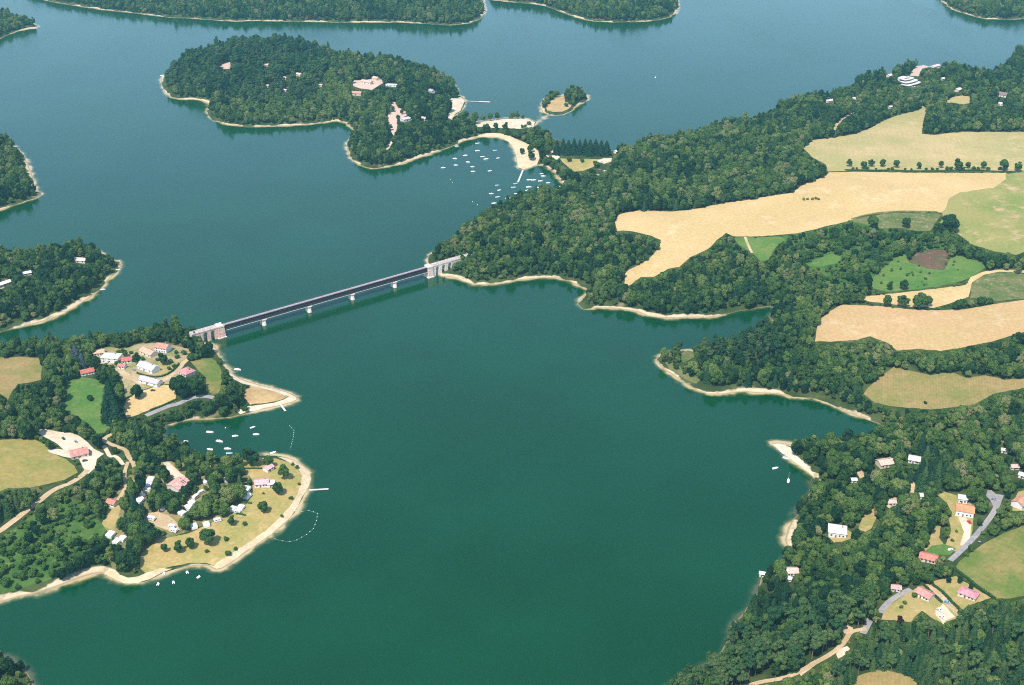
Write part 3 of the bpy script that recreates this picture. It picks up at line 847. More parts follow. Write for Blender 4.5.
def broad(seed, hgt_=11.0, rx=4.2, trunk=3.0, nl=15, leaves=1500, size=.46, mat=None, tag='broadleaf'):
    r = np.random.default_rng(seed)
    g = Geo()
    zc = trunk + (hgt_ - trunk) * .5
    rz = (hgt_ - trunk) * .5
    C, R = [], []
    for i in range(nl):
        while True:
            p = r.uniform(-1, 1, 3)
            if np.linalg.norm(p) < 1:
                break
        p = p / (np.linalg.norm(p) + 1e-6) * (np.linalg.norm(p) ** .45)
        lr = rx * r.uniform(.30, .48)
        c = np.array([p[0] * (rx - lr), p[1] * (rx - lr), zc + p[2] * (rz - lr * .75) - .25 * max(0, math.hypot(p[0], p[1]) - .5)])
        C.append(c)
        R.append(lr)
    C.append(np.array([0, 0, zc]))
    R.append(rx * .55)
    C, R = np.array(C), np.array(R)
    for c, q in zip(C, R):
        g.lobe(c, (q * .84, q * .84, q * .72), r, .13)
    n = 0
    while n < leaves:
        i = r.integers(len(C))
        d = r.normal(size=3)
        d /= np.linalg.norm(d)
        if d[2] < -.55 and r.random() < .7:
            continue
        p = C[i] + d * R[i] * np.array([1, 1, .86]) * r.uniform(.86, 1.10)
        dd = np.linalg.norm((p - C) / np.array([1, 1, .86]), axis=1) / R
        if (np.delete(dd, i) < .82).any():
            continue
        g.quad(p, d + r.normal(size=3) * .42, size, r, True)
        n += 1
    t = Geo()
    t.tube([(0, 0, -1.0), (0, 0, .4), (.1, .05, trunk * .8), (.15, 0, zc)], [.42, .32, .25, .12], 7)
    for k in range(4):
        a = r.uniform(0, 6.28)
        t.tube([(.1, 0, trunk * r.uniform(.7, 1.1)), (math.cos(a) * rx * .35, math.sin(a) * rx * .35, zc - rz * .3), (math.cos(a) * rx * .6, math.sin(a) * rx * .6, zc + .1)], [.16, .10, .05], 5)
    return g.mesh(tag + '_crown', mat or LEAF), t.mesh(tag + '_trunk', BARK)


def conifer(seed, h=15.0, rx=3.0, mat=None, leaves=1300):
    r = np.random.default_rng(seed)
    g = Geo()
    # inner body
    V, F = [], []
    n = 9
    L = 9
    for i in range(L):
        t = i / (L - 1)
        z = 1.2 + t * (h - 1.4)
        q = rx * (1 - t) ** .62 * .78 + .05
        for k in range(n):
            a = 6.283 * k / n + i * .4
            V.append((math.cos(a) * q * r.uniform(.75, 1.2), math.sin(a) * q * r.uniform(.75, 1.2), z))
    for i in range(L - 1):
        for k in range(n):
            F.append((i * n + k, i * n + (k + 1) % n, (i + 1) * n + (k + 1) % n, (i + 1) * n + k))
    g.add(V, F)
    whorls = 11
    for k in range(leaves):
        t = r.random() ** 1.35
        t = (math.floor(t * whorls) + r.random() ** 2 * .7) / whorls
        z = 1.0 + t * (h - 1.0)
        a = r.uniform(0, 6.283)
        q = rx * max(0, 1 - t) ** .65 * r.uniform(.62, 1.06) * (1 + .16 * math.sin(a * 5 + seed + math.floor(t * whorls) * 1.7))
        d = np.array([math.cos(a), math.sin(a), .35])
        g.quad(np.array([math.cos(a) * q, math.sin(a) * q, z - q * .18]), d + r.normal(size=3) * .4, .48 * (1.1 - .6 * t), r, True)
    t = Geo()
    t.tube([(0, 0, -1), (0, 0, 1.5), (0, 0, h * .9)], [.32, .26, .05], 6)
    return g.mesh('conifer_crown', mat or NEEDLE), t.mesh('conifer_trunk', BARK)


def pine(seed, h=14.0, rx=3.3, bare=.55, leaves=1200):
    r = np.random.default_rng(seed)
    g = Geo()
    z0 = h * bare
    C, R = [], []
    for i in range(11):
        a = r.uniform(0, 6.283)
        q = rx * math.sqrt(r.random()) * .72
        C.append((math.cos(a) * q, math.sin(a) * q, z0 + (h - z0) * (r.uniform(.15, .85) * (1 - .45 * q / rx) + .1)))
        R.append(rx * r.uniform(.30, .44))
    C, R = np.array(C), np.array(R)
    for c, q in zip(C, R):
        g.lobe(c, (q * .85, q * .85, q * .55), r, .16)
    n = 0
    while n < leaves:
        i = r.integers(len(C))
        d = r.normal(size=3)
        d /= np.linalg.norm(d)
        p = C[i] + d * R[i] * np.array([1, 1, .7]) * r.uniform(.85, 1.12)
        g.quad(p, d + r.normal(size=3) * .45 + np.array([0, 0, .2]), .42, r, True)
        n += 1
    t = Geo()
    t.tube([(0, 0, -1), (0, 0, 1), (.15, .1, z0), (.2, .1, h * .85)], [.30, .24, .18, .06], 7)
    for k in range(3):
        a = r.uniform(0, 6.28)
        t.tube([(.1, 0, z0 * r.uniform(.9, 1.15)), (math.cos(a) * rx * .55, math.sin(a) * rx * .55, z0 + (h - z0) * .5)], [.10, .04], 5)
    return g.mesh('pine_crown', NEEDLE), t.mesh('pine_trunk', BARK_PALE)


TREE = {}   # species -> [(crown, trunk)]
TREE['broad'] = [broad(100 + i, h, rx, tk, nl) for i, (h, rx, tk, nl) in enumerate([(11, 4.4, 1.5, 18), (12.5, 4.2, 2.0, 17), (10, 4.6, 1.3, 20), (13, 4.0, 2.2, 18), (11.5, 4.8, 1.7, 23)])]
TREE['conifer'] = [conifer(200 + i, h, rx) for i, (h, rx) in enumerate([(13, 3.3), (14.5, 3.1), (11.5, 3.2)])]
TREE['pine'] = [pine(300 + i, h, rx, b) for i, (h, rx, b) in enumerate([(14, 3.4, .40), (15.5, 3.2, .48), (13, 3.6, .36)])]
TREE['shrub'] = [broad(400 + i, h, rx, .25, nl, 700, .30, SHRUB, 'shrub') for i, (h, rx, nl) in enumerate([(3.4, 2.3, 9), (2.6, 2.2, 8), (4.2, 2.0, 9)])]
PROTO_H = {'broad': [11, 12.5, 10, 13, 11.5], 'conifer': [13, 14.5, 11.5], 'pine': [14, 15.5, 13], 'shrub': [3.4, 2.6, 4.2]}
PROTO_R = {'broad': [4.4, 4.2, 4.6, 4.0, 4.8], 'conifer': [3.3, 3.1, 3.2], 'pine': [3.4, 3.2, 3.6], 'shrub': [2.3, 2.2, 2.0]}
SPNAME = {'broad': 'broadleaf_tree', 'conifer': 'conifer_tree', 'pine': 'pine_tree', 'shrub': 'shrub'}
SPCAT = {'broad': 'tree', 'conifer': 'tree', 'pine': 'tree', 'shrub': 'shrub'}


def place_tree(sp, var, x, y, z, rot, scl, tint, label, group=None, name=None, cat=None, crown_mat=None):
    root = bpy.data.objects.new(name or SPNAME[sp], None)
    COL.objects.link(root)
    root.empty_display_size = 1
    root.location = (x, y, z)
    root.rotation_euler = (0, 0, rot)
    root.scale = scl
    root['label'] = label
    root['category'] = cat or SPCAT[sp]
    if group:
        root['group'] = group
    cm, tm = TREE[sp][var]
    for nm, me in (('crown', cm), ('trunk' if sp != 'shrub' else 'stem', tm)):
        o = bpy.data.objects.new(nm, me)
        COL.objects.link(o)
        o.parent = root
        if nm == 'crown':
            o['tint'] = float(tint)
            if crown_mat:
                o.material_slots[0].link = 'OBJECT'
                o.material_slots[0].material = crown_mat
    return root


# prototypes that the massed woods repeat: crown and trunk in one mesh, kept outside the scene
PROTO_COL = {}
for sp in TREE:
    c = bpy.data.collections.new('wood_source_' + sp)
    for i, (cm, tm) in enumerate(TREE[sp]):
        me = bpy.data.meshes.new('source_' + sp)
        nv = len(cm.vertices)
        v = [p.co[:] for p in cm.vertices] + [p.co[:] for p in tm.vertices]
        f = [tuple(p.vertices) for p in cm.polygons] + [tuple(q + nv for q in p.vertices) for p in tm.polygons]
        me.from_pydata(v, [], f)
        me.materials.append(cm.materials[0])
        me.materials.append(tm.materials[0])
        mi = [0] * len(cm.polygons) + [1] * len(tm.polygons)
        me.polygons.foreach_set('material_index', mi)
        me.update()
        o = bpy.data.objects.new('source_%s_%d' % (sp, i), me)
        c.objects.link(o)
    PROTO_COL[sp] = c


def wood_tree(species):
    nt = bpy.data.node_groups.new('wood_' + species, 'GeometryNodeTree')
    nt.interface.new_socket('Geometry', in_out='INPUT', socket_type='NodeSocketGeometry')
    nt.interface.new_socket('Geometry', in_out='OUTPUT', socket_type='NodeSocketGeometry')
    N, L = nt.nodes, nt.links
    gi, go = N.new('NodeGroupInput'), N.new('NodeGroupOutput')
    ci = N.new('GeometryNodeCollectionInfo')
    ci.inputs['Collection'].default_value = PROTO_COL[species]
    ci.inputs['Separate Children'].default_value = True
    ci.inputs['Reset Children'].default_value = True
    ip = N.new('GeometryNodeInstanceOnPoints')
    ip.inputs['Pick Instance'].default_value = True

    def attr(n, t):
        a = N.new('GeometryNodeInputNamedAttribute')
        a.data_type = t
        a.inputs['Name'].default_value = n
        return a.outputs['Attribute']
    L.new(gi.outputs[0], ip.inputs['Points'])
    L.new(ci.outputs[0], ip.inputs['Instance'])
    L.new(attr('variant', 'INT'), ip.inputs['Instance Index'])
    e = N.new('FunctionNodeEulerToRotation')
    L.new(attr('rot', 'FLOAT_VECTOR'), e.inputs[0])
    L.new(e.outputs[0], ip.inputs['Rotation'])
    L.new(attr('scl', 'FLOAT_VECTOR'), ip.inputs['Scale'])
    L.new(ip.outputs[0], go.inputs[0])
    return nt


WOODNT = {sp: wood_tree(sp) for sp in TREE}


def make_wood(name, sp, rows, label, cat):
    """rows: x, y, z, rot, sx, sy, sz, tint, variant"""
    if not len(rows):
        return
    R = np.array(rows, float)
    me = bpy.data.meshes.new(name)
    me.from_pydata([tuple(p) for p in R[:, :3]], [], [])
    n = len(R)
    a = me.attributes.new('variant', 'INT', 'POINT')
    a.data.foreach_set('value', R[:, 8].astype(np.int32))
    a = me.attributes.new('tint', 'FLOAT', 'POINT')
    a.data.foreach_set('value', R[:, 7].astype(np.float32))
    v = np.zeros((n, 3), np.float32)
    v[:, 2] = R[:, 3]
    a = me.attributes.new('rot', 'FLOAT_VECTOR', 'POINT')
    a.data.foreach_set('vector', v.ravel())
    a = me.attributes.new('scl', 'FLOAT_VECTOR', 'POINT')
    a.data.foreach_set('vector', R[:, 4:7].astype(np.float32).ravel())
    o = bpy.data.objects.new(name, me)
    COL.objects.link(o)
    md = o.modifiers.new('trees', 'NODES')
    md.node_group = WOODNT[sp]
    o['kind'] = 'stuff'
    o['label'] = label
    o['category'] = cat
    return o


# ------------------------------------------------------------------ built things
ORD = ['first', 'second', 'third', 'fourth', 'fifth', 'sixth', 'seventh', 'eighth', 'ninth', 'tenth', 'eleventh', 'twelfth', 'thirteenth', 'fourteenth', 'fifteenth', 'sixteenth', 'seventeenth', 'eighteenth', 'nineteenth', 'twentieth', 'twenty-first', 'twenty-second', 'twenty-third', 'twenty-fourth', 'twenty-fifth', 'twenty-sixth']
PAINT = {}


def paint(col, rough=.7, var=.10, sc=.8, spec=.3):
    k = (col, rough)
    if k not in PAINT:
        PAINT[k] = simple('surface_%d' % len(PAINT), col, rough, var, sc, spec)
    return PAINT[k]


WHITE, CREAM, PALE = (.80, .78, .74), (.72, .64, .52), (.70, .68, .64)
SALMON, RED, PINK, ORANGE = (.50, .235, .16), (.46, .14, .095), (.56, .25, .24), (.58, .25, .12)
LILAC, GREY, BROWN, TANROOF = (.52, .44, .44), (.42, .40, .42), (.24, .17, .14), (.58, .38, .26)
GLASS = simple('window_glass', (.03, .04, .05), .12, .1, 1, .6)
WOOD = simple('weathered_wood', (.62, .58, .52), .8, .2, 3)
RUBBER = simple('rubber', (.02, .02, .02), .8, .1, 1)


def link(name, me, parent=None, loc=None, rot=None):
    o = bpy.data.objects.new(name, me)
    COL.objects.link(o)
    if parent is not None:
        o.parent = parent
    if loc is not None:
        o.location = loc
    if rot is not None:
        o.rotation_euler = (0, 0, rot)
    return o


def thing(name, label, cat, loc, rot=0.0, group=None):
    o = link(name, None, None, loc, rot)
    o['label'] = label
    o['category'] = cat
    if group:
        o['group'] = group
    return o


def box(g, x0, x1, y0, y1, z0, z1):
    g.add([(x0, y0, z0), (x1, y0, z0), (x1, y1, z0), (x0, y1, z0), (x0, y0, z1), (x1, y0, z1), (x1, y1, z1), (x0, y1, z1)],
          [(0, 3, 2, 1), (4, 5, 6, 7), (0, 1, 5, 4), (1, 2, 6, 5), (2, 3, 7, 6), (3, 0, 4, 7)])


def bar(g, a, b, w, h=None):
    a, b = np.array(a, float), np.array(b, float)
    h = h or w
    t = (b - a) / (np.linalg.norm(b - a) + 1e-9)
    up = np.array([0, 0, 1.]) if abs(t[2]) < .95 else np.array([0, 1., 0])
    s = np.cross(t, up)
    s /= np.linalg.norm(s)
    u = np.cross(s, t)
    V = [p + s * i * w / 2 + u * j * h / 2 for p in (a, b) for i, j in ((-1, -1), (1, -1), (1, 1), (-1, 1))]
    g.add(V, [(0, 1, 2, 3), (7, 6, 5, 4), (0, 4, 5, 1), (1, 5, 6, 2), (2, 6, 7, 3), (3, 7, 4, 0)])


def part(name, g, mat, parent, label=None):
    o = link(name, g.mesh(name, mat), parent)
    if label:
        o['label'] = label
    return o


def dir_angle(dx, dy, py):
    """angle on the ground of a direction seen in the picture"""
    dep = math.sin(PITCH + math.atan((py - H / 2) / FPX))
    return math.atan2(-dy / dep, dx)


def ground_at(cx, cy, lift):
    """ground point under a thing whose visible middle is at cx, cy and lift metres above the ground"""
    s = s_at(cy)
    x, y, z = pix1(cx, cy + lift * s * .88)
    return x, y, z


def gable_walls(L, Wd, h, rise):
    g = Geo()
    x, y = L / 2, Wd / 2
    v = []
    for sx in (-x, x):
        v += [(sx, -y, -2), (sx, y, -2), (sx, y, h), (sx, 0, h + rise - .05), (sx, -y, h)]
    g.add(v, [(0, 4, 3, 2, 1), (5, 6, 7, 8, 9), (0, 5, 9, 4), (2, 7, 6, 1), (0, 1, 6, 5), (4, 9, 8, 3), (3, 8, 7, 2)])
    return g


def gable_roof(L, Wd, h, rise, ov=.5, th=.22):
    g = Geo()
    x, y = L / 2 + ov, Wd / 2 + ov
    k = rise / (Wd / 2)
    ze = h - ov * k + .06
    zr = h + rise + .06
    for s in (-1, 1):
        v = [(-x, s * y, ze), (x, s * y, ze), (x, s * .0, zr), (-x, s * .0, zr)]
        w = [(a, b, c + th) for a, b, c in v]
        f = [(0, 1, 2, 3), (7, 6, 5, 4), (0, 4, 5, 1), (1, 5, 6, 2), (3, 7, 4, 0)]
        g.add(v + w, [q[::-1] for q in f] if s < 0 else f)
    return g


def hip_roof(L, Wd, h, rise, ov=.5):
    g = Geo()
    x, y = L / 2 + ov, Wd / 2 + ov
    r = max(.3, L / 2 - Wd / 2)
    z = h + .05
    v = [(-x, -y, z), (x, -y, z), (x, y, z), (-x, y, z), (-r, 0, z + rise), (r, 0, z + rise), (-x, -y, z - .2), (x, -y, z - .2), (x, y, z - .2), (-x, y, z - .2)]
    g.add(v, [(0, 1, 5, 4), (1, 2, 5), (2, 3, 4, 5), (3, 0, 4), (9, 8, 7, 6), (6, 7, 1, 0), (7, 8, 2, 1), (8, 9, 3, 2), (9, 6, 0, 3)])
    return g


def house(label, cx, cy, L, Wd, d, wall, roof, h=3.2, rise=None, kind='gable', chimney=True, nwin=3, name='house', cat='house', flip=False):
    rise = rise if rise is not None else (Wd * .26)
    ang = dir_angle(d[0], d[1], cy)
    x, y, z = ground_at(cx, cy, h * .8)
    s = s_at(cy)
    # direction of the side that looks at the camera
    t = thing(name, label, cat, (x, y, z), ang)
    fy = -1 if math.cos(ang) >= 0 else 1
    wm = paint(wall, .85)
    if kind == 'gable':
        wl = part('wall', gable_walls(L, Wd, h, rise), wm, t)
        rf = part('roof', gable_roof(L, Wd, h, rise), paint(roof, .85, .22, .5), t)
    elif kind == 'hip':
        g = Geo()
        box(g, -L / 2, L / 2, -Wd / 2, Wd / 2, -2, h)
        wl = part('wall', g, wm, t)
        rf = part('roof', hip_roof(L, Wd, h, rise), paint(roof, .85, .22, .5), t)
    else:
        g = Geo()
        box(g, -L / 2, L / 2, -Wd / 2, Wd / 2, -2, h)
        wl = part('wall', g, wm, t)
        g = Geo()
        box(g, -L / 2 - .3, L / 2 + .3, -Wd / 2 - .3, Wd / 2 + .3, h + .004, h + .35)
        rf = part('roof', g, paint(roof, .8, .15, .5), t)
    if chimney and kind != 'flat':
        g = Geo()
        box(g, L * .22, L * .22 + .9, .3, 1.1, h + rise * .55, h + rise + 1.0)
        box(g, L * .22 - .1, L * .22 + 1.0, .2, 1.2, h + rise + 1.0, h + rise + 1.15)
        part('chimney', g, paint((.42, .28, .22), .9), rf)
    y0 = fy * Wd / 2
    g = Geo()
    dx = -L * .08
    box(g, dx - .55, dx + .55, min(y0, y0 + fy * .05), max(y0, y0 + fy * .05), -.4, 2.1)
    part('door', g, paint((.20, .12, .08), .6), t)
    for k in range(nwin):
        wx = -L / 2 + L * (k + .5) / nwin
        if abs(wx - dx) < 1.1:
            wx += 1.7
        for f in ((fy,) if nwin < 3 else (fy, -fy)):
            yy = f * Wd / 2
            g = Geo()
            box(g, wx - .6, wx + .6, min(yy, yy + f * .04), max(yy, yy + f * .04), 1.0, 2.3)
            part('window', g, GLASS, t)
            if h > 4.6:
                g = Geo()
                box(g, wx - .6, wx + .6, min(yy, yy + f * .04), max(yy, yy + f * .04), 3.6, 4.8)
                part('window', g, GLASS, t)
    # keep trees off it
    rx = (abs(math.cos(ang)) * L + abs(math.sin(ang)) * Wd) * .5 * s
    mask_disc(cx, cy + .4, rx + (1.0 if cy > 180 else .2), (1.0 if cy > 180 else .1) + max(2.0, (Wd * .3 + h * .45) * s * .8))
    return t


HOUSES = [
    # western hamlet and farm
    ('big bright white house with cream roof at the left of the hamlet', 112, 357, 17, 11, (22, 1), WHITE, (.74, .68, .58), 5.2, 2.0, 'hip'),
    ('low tan roofed outbuilding beside the big bright white house', 99.5, 352, 10, 8, (10, -1), CREAM, TANROOF, 3.0, 1.6, 'gable'),
    ('small red roofed house between the white house and the pale lilac house', 127, 359.5, 9, 8, (9, -1), WHITE, RED, 3.0, 1.8, 'gable'),
    ('tiny red and white shed in front of the small red roofed house', 122.5, 366, 7, 5, (7, 1), WHITE, (.5, .2, .17), 2.6, 1.2, 'gable'),
    ('long tan roofed house at the upper edge of the hamlet', 149, 352, 17, 9, (17, 6), CREAM, (.62, .37, .24), 3.4, 2.2, 'gable'),
    ('tall salmon roofed house at the top right of the hamlet', 163.5, 347, 13, 10, (14, 2), WHITE, SALMON, 5.2, 2.4, 'gable'),
    ('wide pale lilac roofed white house with a hedge below it', 149, 367, 20, 10, (20, 6), WHITE, (.66, .58, .57), 3.8, 2.4, 'gable'),
    ('long low house with mottled pinkish grey roof above the tan paddock', 151, 381, 22, 8, (22, 5), WHITE, LILAC, 3.2, 2.0, 'gable'),
    ('isolated house with steep pink roof above dark trees', 187, 371.5, 12, 11, (10, 4), CREAM, PINK, 3.4, 3.2, 'hip'),
    ('small red roofed white shed at the top of the green lawn', 87.5, 371.5, 12, 8, (13, -3), WHITE, RED, 3.0, 1.8, 'gable'),
    ('salmon roofed farmhouse on the white sandy yard', 79.5, 453, 14, 11, (14, -4), CREAM, (.54, .24, .19), 3.2, 2.6, 'gable'),
    ('large pink roofed campsite hall with two dark roof slots', 179, 484, 14, 13, (9, -9), PALE, (.62, .36, .30), 3.4, 2.0, 'gable'),
    ('pink roofed shower block on the campsite point', 262, 482.5, 11, 8, (12, -1), WHITE, (.64, .38, .38), 3.0, 1.6, 'gable'),
    ('flat roofed white kiosk right of the pink shower block', 271, 483.5, 6, 6, (7, -1), WHITE, WHITE, 2.8, .2, 'flat'),
    ('pinkish roofed snack hut above the shower block', 268.5, 467.5, 7, 6, (7, -5), WHITE, (.62, .38, .36), 2.8, 1.2, 'gable'),
    ('small red and white cabin beside the grassy pitch', 112.5, 502, 7.5, 6, (8, 2), WHITE, (.56, .22, .15), 2.6, 1.6, 'gable'),
    # eastern wooded slope
    ('white barn with a broad pale roof alone in the woods', 837, 530, 13, 11, (14, 2), WHITE, (.80, .78, .76), 4.0, 2.2, 'hip'),
    ('pale salmon roofed house among trees above the white barn', 885, 462.5, 13, 9, (15, -2), CREAM, (.66, .46, .36), 3.2, 1.8, 'gable'),
    ('cream roofed house among trees right of the pale salmon roof', 914, 459, 9, 8, (10, 2), PALE, (.70, .62, .52), 3.2, 1.6, 'gable'),
    ('tiny white shed among trees left of the pale salmon roof', 853.5, 480, 4, 3.5, (5, 0), WHITE, WHITE, 2.4, .8, 'gable'),
    ('small cream cabin among trees left of the orange roofed house', 922.5, 495.5, 5, 4.5, (6, 0), PALE, (.70, .63, .55), 2.6, 1.0, 'gable'),
    ('small pink roofed cabin beside a sandy opening', 891, 502, 6.5, 5, (7, 0), PALE, (.62, .44, .36), 2.6, 1.2, 'gable'),
    ('large orange tiled house with white walls and a drive', 964, 509, 13, 10.5, (16, 3), WHITE, ORANGE, 4.6, 2.6, 'gable'),
    ('white annex with pale roof behind the orange tiled house', 962, 498, 6.5, 6, (7, 1), WHITE, WHITE, 4.0, 1.2, 'gable'),
    ('orange tiled house with white gable at the edge of the lane', 1020, 502, 12, 9, (12, -6), WHITE, (.58, .27, .16), 3.6, 2.4, 'gable'),
    ('small pinkish cabin deep in trees above the car park', 1014, 466.5, 6, 5, (7, 0), PALE, (.60, .42, .36), 2.6, 1.2, 'gable'),
    ('small white cabin in trees right of the pinkish cabin', 1022.5, 475, 6, 5, (6, 2), WHITE, PALE, 2.6, 1.2, 'gable'),
    ('tiny pale cabin high in the trees above the meadow', 1004, 450.5, 5, 4, (5, 1), PALE, (.66, .58, .48), 2.6, 1.0, 'gable'),
    ('red roofed cream house below the bright kitchen garden', 928, 557, 12, 8, (14, 4), CREAM, (.60, .20, .15), 3.0, 1.6, 'gable'),
    ('salmon red bungalow with white walls between lawn and drive', 924.5, 593.5, 11, 8, (11, 8), WHITE, (.58, .25, .20), 2.9, 1.8, 'gable'),
    ('pinkish red hip roofed bungalow beside the long hedge', 968, 593, 12, 8, (12, 6), PALE, (.60, .25, .27), 2.7, 1.7, 'hip'),
    ('small pink roofed hut by the lane and utility pole', 895.5, 587.5, 6.5, 5, (7, 1), PALE, (.62, .34, .30), 2.6, 1.2, 'gable'),
    ('tan roofed house hidden in trees near the lake', 791.5, 571, 8, 7, (9, 0), PALE, (.66, .45, .37), 3.0, 1.6, 'gable'),
    ('small white shed below the tan roofed house near the lake', 788.5, 578.5, 4, 3, (4, 1), WHITE, WHITE, 2.4, .8, 'gable'),
    ('white boathouse at the water edge under trees', 762, 573.5, 3.6, 3, (5, 1), WHITE, WHITE, 2.6, 1.0, 'gable'),
    # ridge
    ('long white house with pinkish roof at the top of the drive', 935, 66.3, 20, 9, (22, -4), WHITE, (.72, .50, .46), 3.4, 1.6, 'gable'),
    ('cream house left of the white terraced house', 889.6, 75.5, 12, 8, (12, -2), CREAM, (.68, .58, .46), 3.0, 1.6, 'gable'),
    ('cream house below and left of the white terraced house', 881, 95, 14, 7, (14, -3), CREAM, (.70, .62, .50), 3.0, 1.4, 'gable'),
    ('white house near the lake at the left end of the ridge', 829, 101, 14, 7, (14, -2), WHITE, (.70, .56, .50), 3.0, 1.4, 'gable'),
    ('cream house above the small tan paddock', 957.8, 90, 14, 8, (14, -4), CREAM, (.72, .64, .54), 3.0, 1.6, 'gable'),
    ('small cream house in trees right of the white terraced house', 943, 78.7, 9, 6, (9, -1), CREAM, (.72, .68, .54), 3.0, 1.2, 'gable'),
    ('brown roofed house in trees at the right of the ridge', 1002, 95, 15, 11, (16, 3), WHITE, BROWN, 3.6, 3.4, 'gable'),
    ('white walled annex below the brown roofed house', 1000.5, 104, 9, 8, (9, 2), WHITE, WHITE, 3.2, .3, 'flat'),
    ('low cream garage left of the brown roofed house', 989.5, 100, 9, 6, (9, -2), CREAM, CREAM, 2.8, .3, 'flat'),
    ('tiny white house in the ridge wood below the cream house', 854.6, 98.5, 7, 5, (7, 0), WHITE, WHITE, 2.8, 1.0, 'gable'),
    ('pale lilac house at the upper edge of the tan-green meadow', 890.5, 107, 9, 6, (9, -1), PALE, (.6, .54, .54), 2.8, 1.2, 'gable'),
    # island
    ('terracotta roofed white house at the left of the island clearing', 357, 93.5, 16, 10, (18, 1), CREAM, (.60, .29, .20), 3.4, 2.2, 'gable'),
    ('long salmon roofed house in the middle of the island clearing', 367, 82, 20, 9, (20, 3), CREAM, (.68, .42, .33), 3.4, 1.8, 'gable'),
    ('salmon roofed wing at the top of the island clearing', 376, 78.5, 12, 8, (12, 3), CREAM, (.70, .44, .33), 3.6, 1.8, 'gable'),
    ('long white flat roofed building right of the salmon roofs', 391.5, 85, 19, 6, (20, 1), WHITE, WHITE, 3.0, .2, 'flat'),
    ('flat grey roofed building beside the bare pinkish clearing', 406, 119, 15, 11, (15, -3), PALE, (.55, .50, .52), 3.4, .2, 'flat'),
    ('grey roofed house in trees above the eastern cove', 431.5, 91, 15, 8, (12, 5), PALE, GREY, 3.2, 2.0, 'gable'),
    ('pinkish roofed house in trees right of the flat grey roof', 424, 118.5, 13, 7, (13, 4), PALE, (.64, .46, .40), 3.0, 1.6, 'gable'),
    ('cream cabin high in the middle of the island wood', 299, 74.5, 12, 7, (12, 2), CREAM, (.72, .60, .50), 3.0, 1.4, 'gable'),
    ('pale cabin in the island wood right of the tan clearing', 267, 65, 8, 6, (8, 1), CREAM, (.68, .54, .42), 2.8, 1.2, 'gable'),
    ('upper of two tiny pale cabins in the island wood', 285.5, 78, 6, 5, (6, 1), CREAM, (.72, .62, .52), 2.6, 1.0, 'gable'),
    ('lower of two tiny pale cabins in the island wood', 285.5, 90.5, 6, 5, (6, 1), CREAM, (.72, .62, .52), 2.6, 1.0, 'gable'),
    ('tiny greyish cabin low in the island wood', 267.5, 86, 7, 5, (7, 1), PALE, (.62, .56, .52), 2.6, 1.0, 'gable'),
    ('tiny pink cabin in the island wood left of the clearing', 321, 85.5, 7, 5, (7, 1), PALE, (.66, .50, .46), 2.6, 1.0, 'gable'),
    # western headland
    ('cream house with a tan roof on the western headland', 80, 260, 16, 8, (17, 1), CREAM, (.68, .58, .46), 3.2, 1.6, 'gable'),
    ('white cabin in the middle of the western headland wood', 27, 273, 9, 6, (9, -2), WHITE, (.76, .74, .70), 2.8, 1.2, 'gable'),
    ('long cream house at the left of the western headland', 4, 283.5, 15, 7, (14, -7), CREAM, (.72, .64, .54), 3.0, 1.4, 'gable'),
    ('white hut in trees at the end of the fir row', 616, 151.7, 5.5, 4.5, (6, -2), WHITE, WHITE, 3.4, .8, 'gable'),
]
for row in HOUSES:
    (lb, cx, cy, L, Wd, d, wl, rf, h, rise, kind) = row
    far = s_at(cy) * L < 9
    big = h > 4
    house(lb, cx, cy, L, Wd, d, wl, rf, h, rise, kind, chimney=L > 9, nwin=2 if far else 3)


# campsite hall: the two dark slots in its roof
for o in list(COL.objects):
    if o.get('label', '').startswith('large pink roofed campsite hall'):
        for k in (-1, 1):
            g = Geo()
            zz = 3.4 + 2.0
            bar(g, (2.2 + k * .9, -5.4, 3.4 + .55 + .1), (2.2 + k * .9, -1.4, zz - .02), .7, .12)
            part('roof_slot', g, GLASS, o)


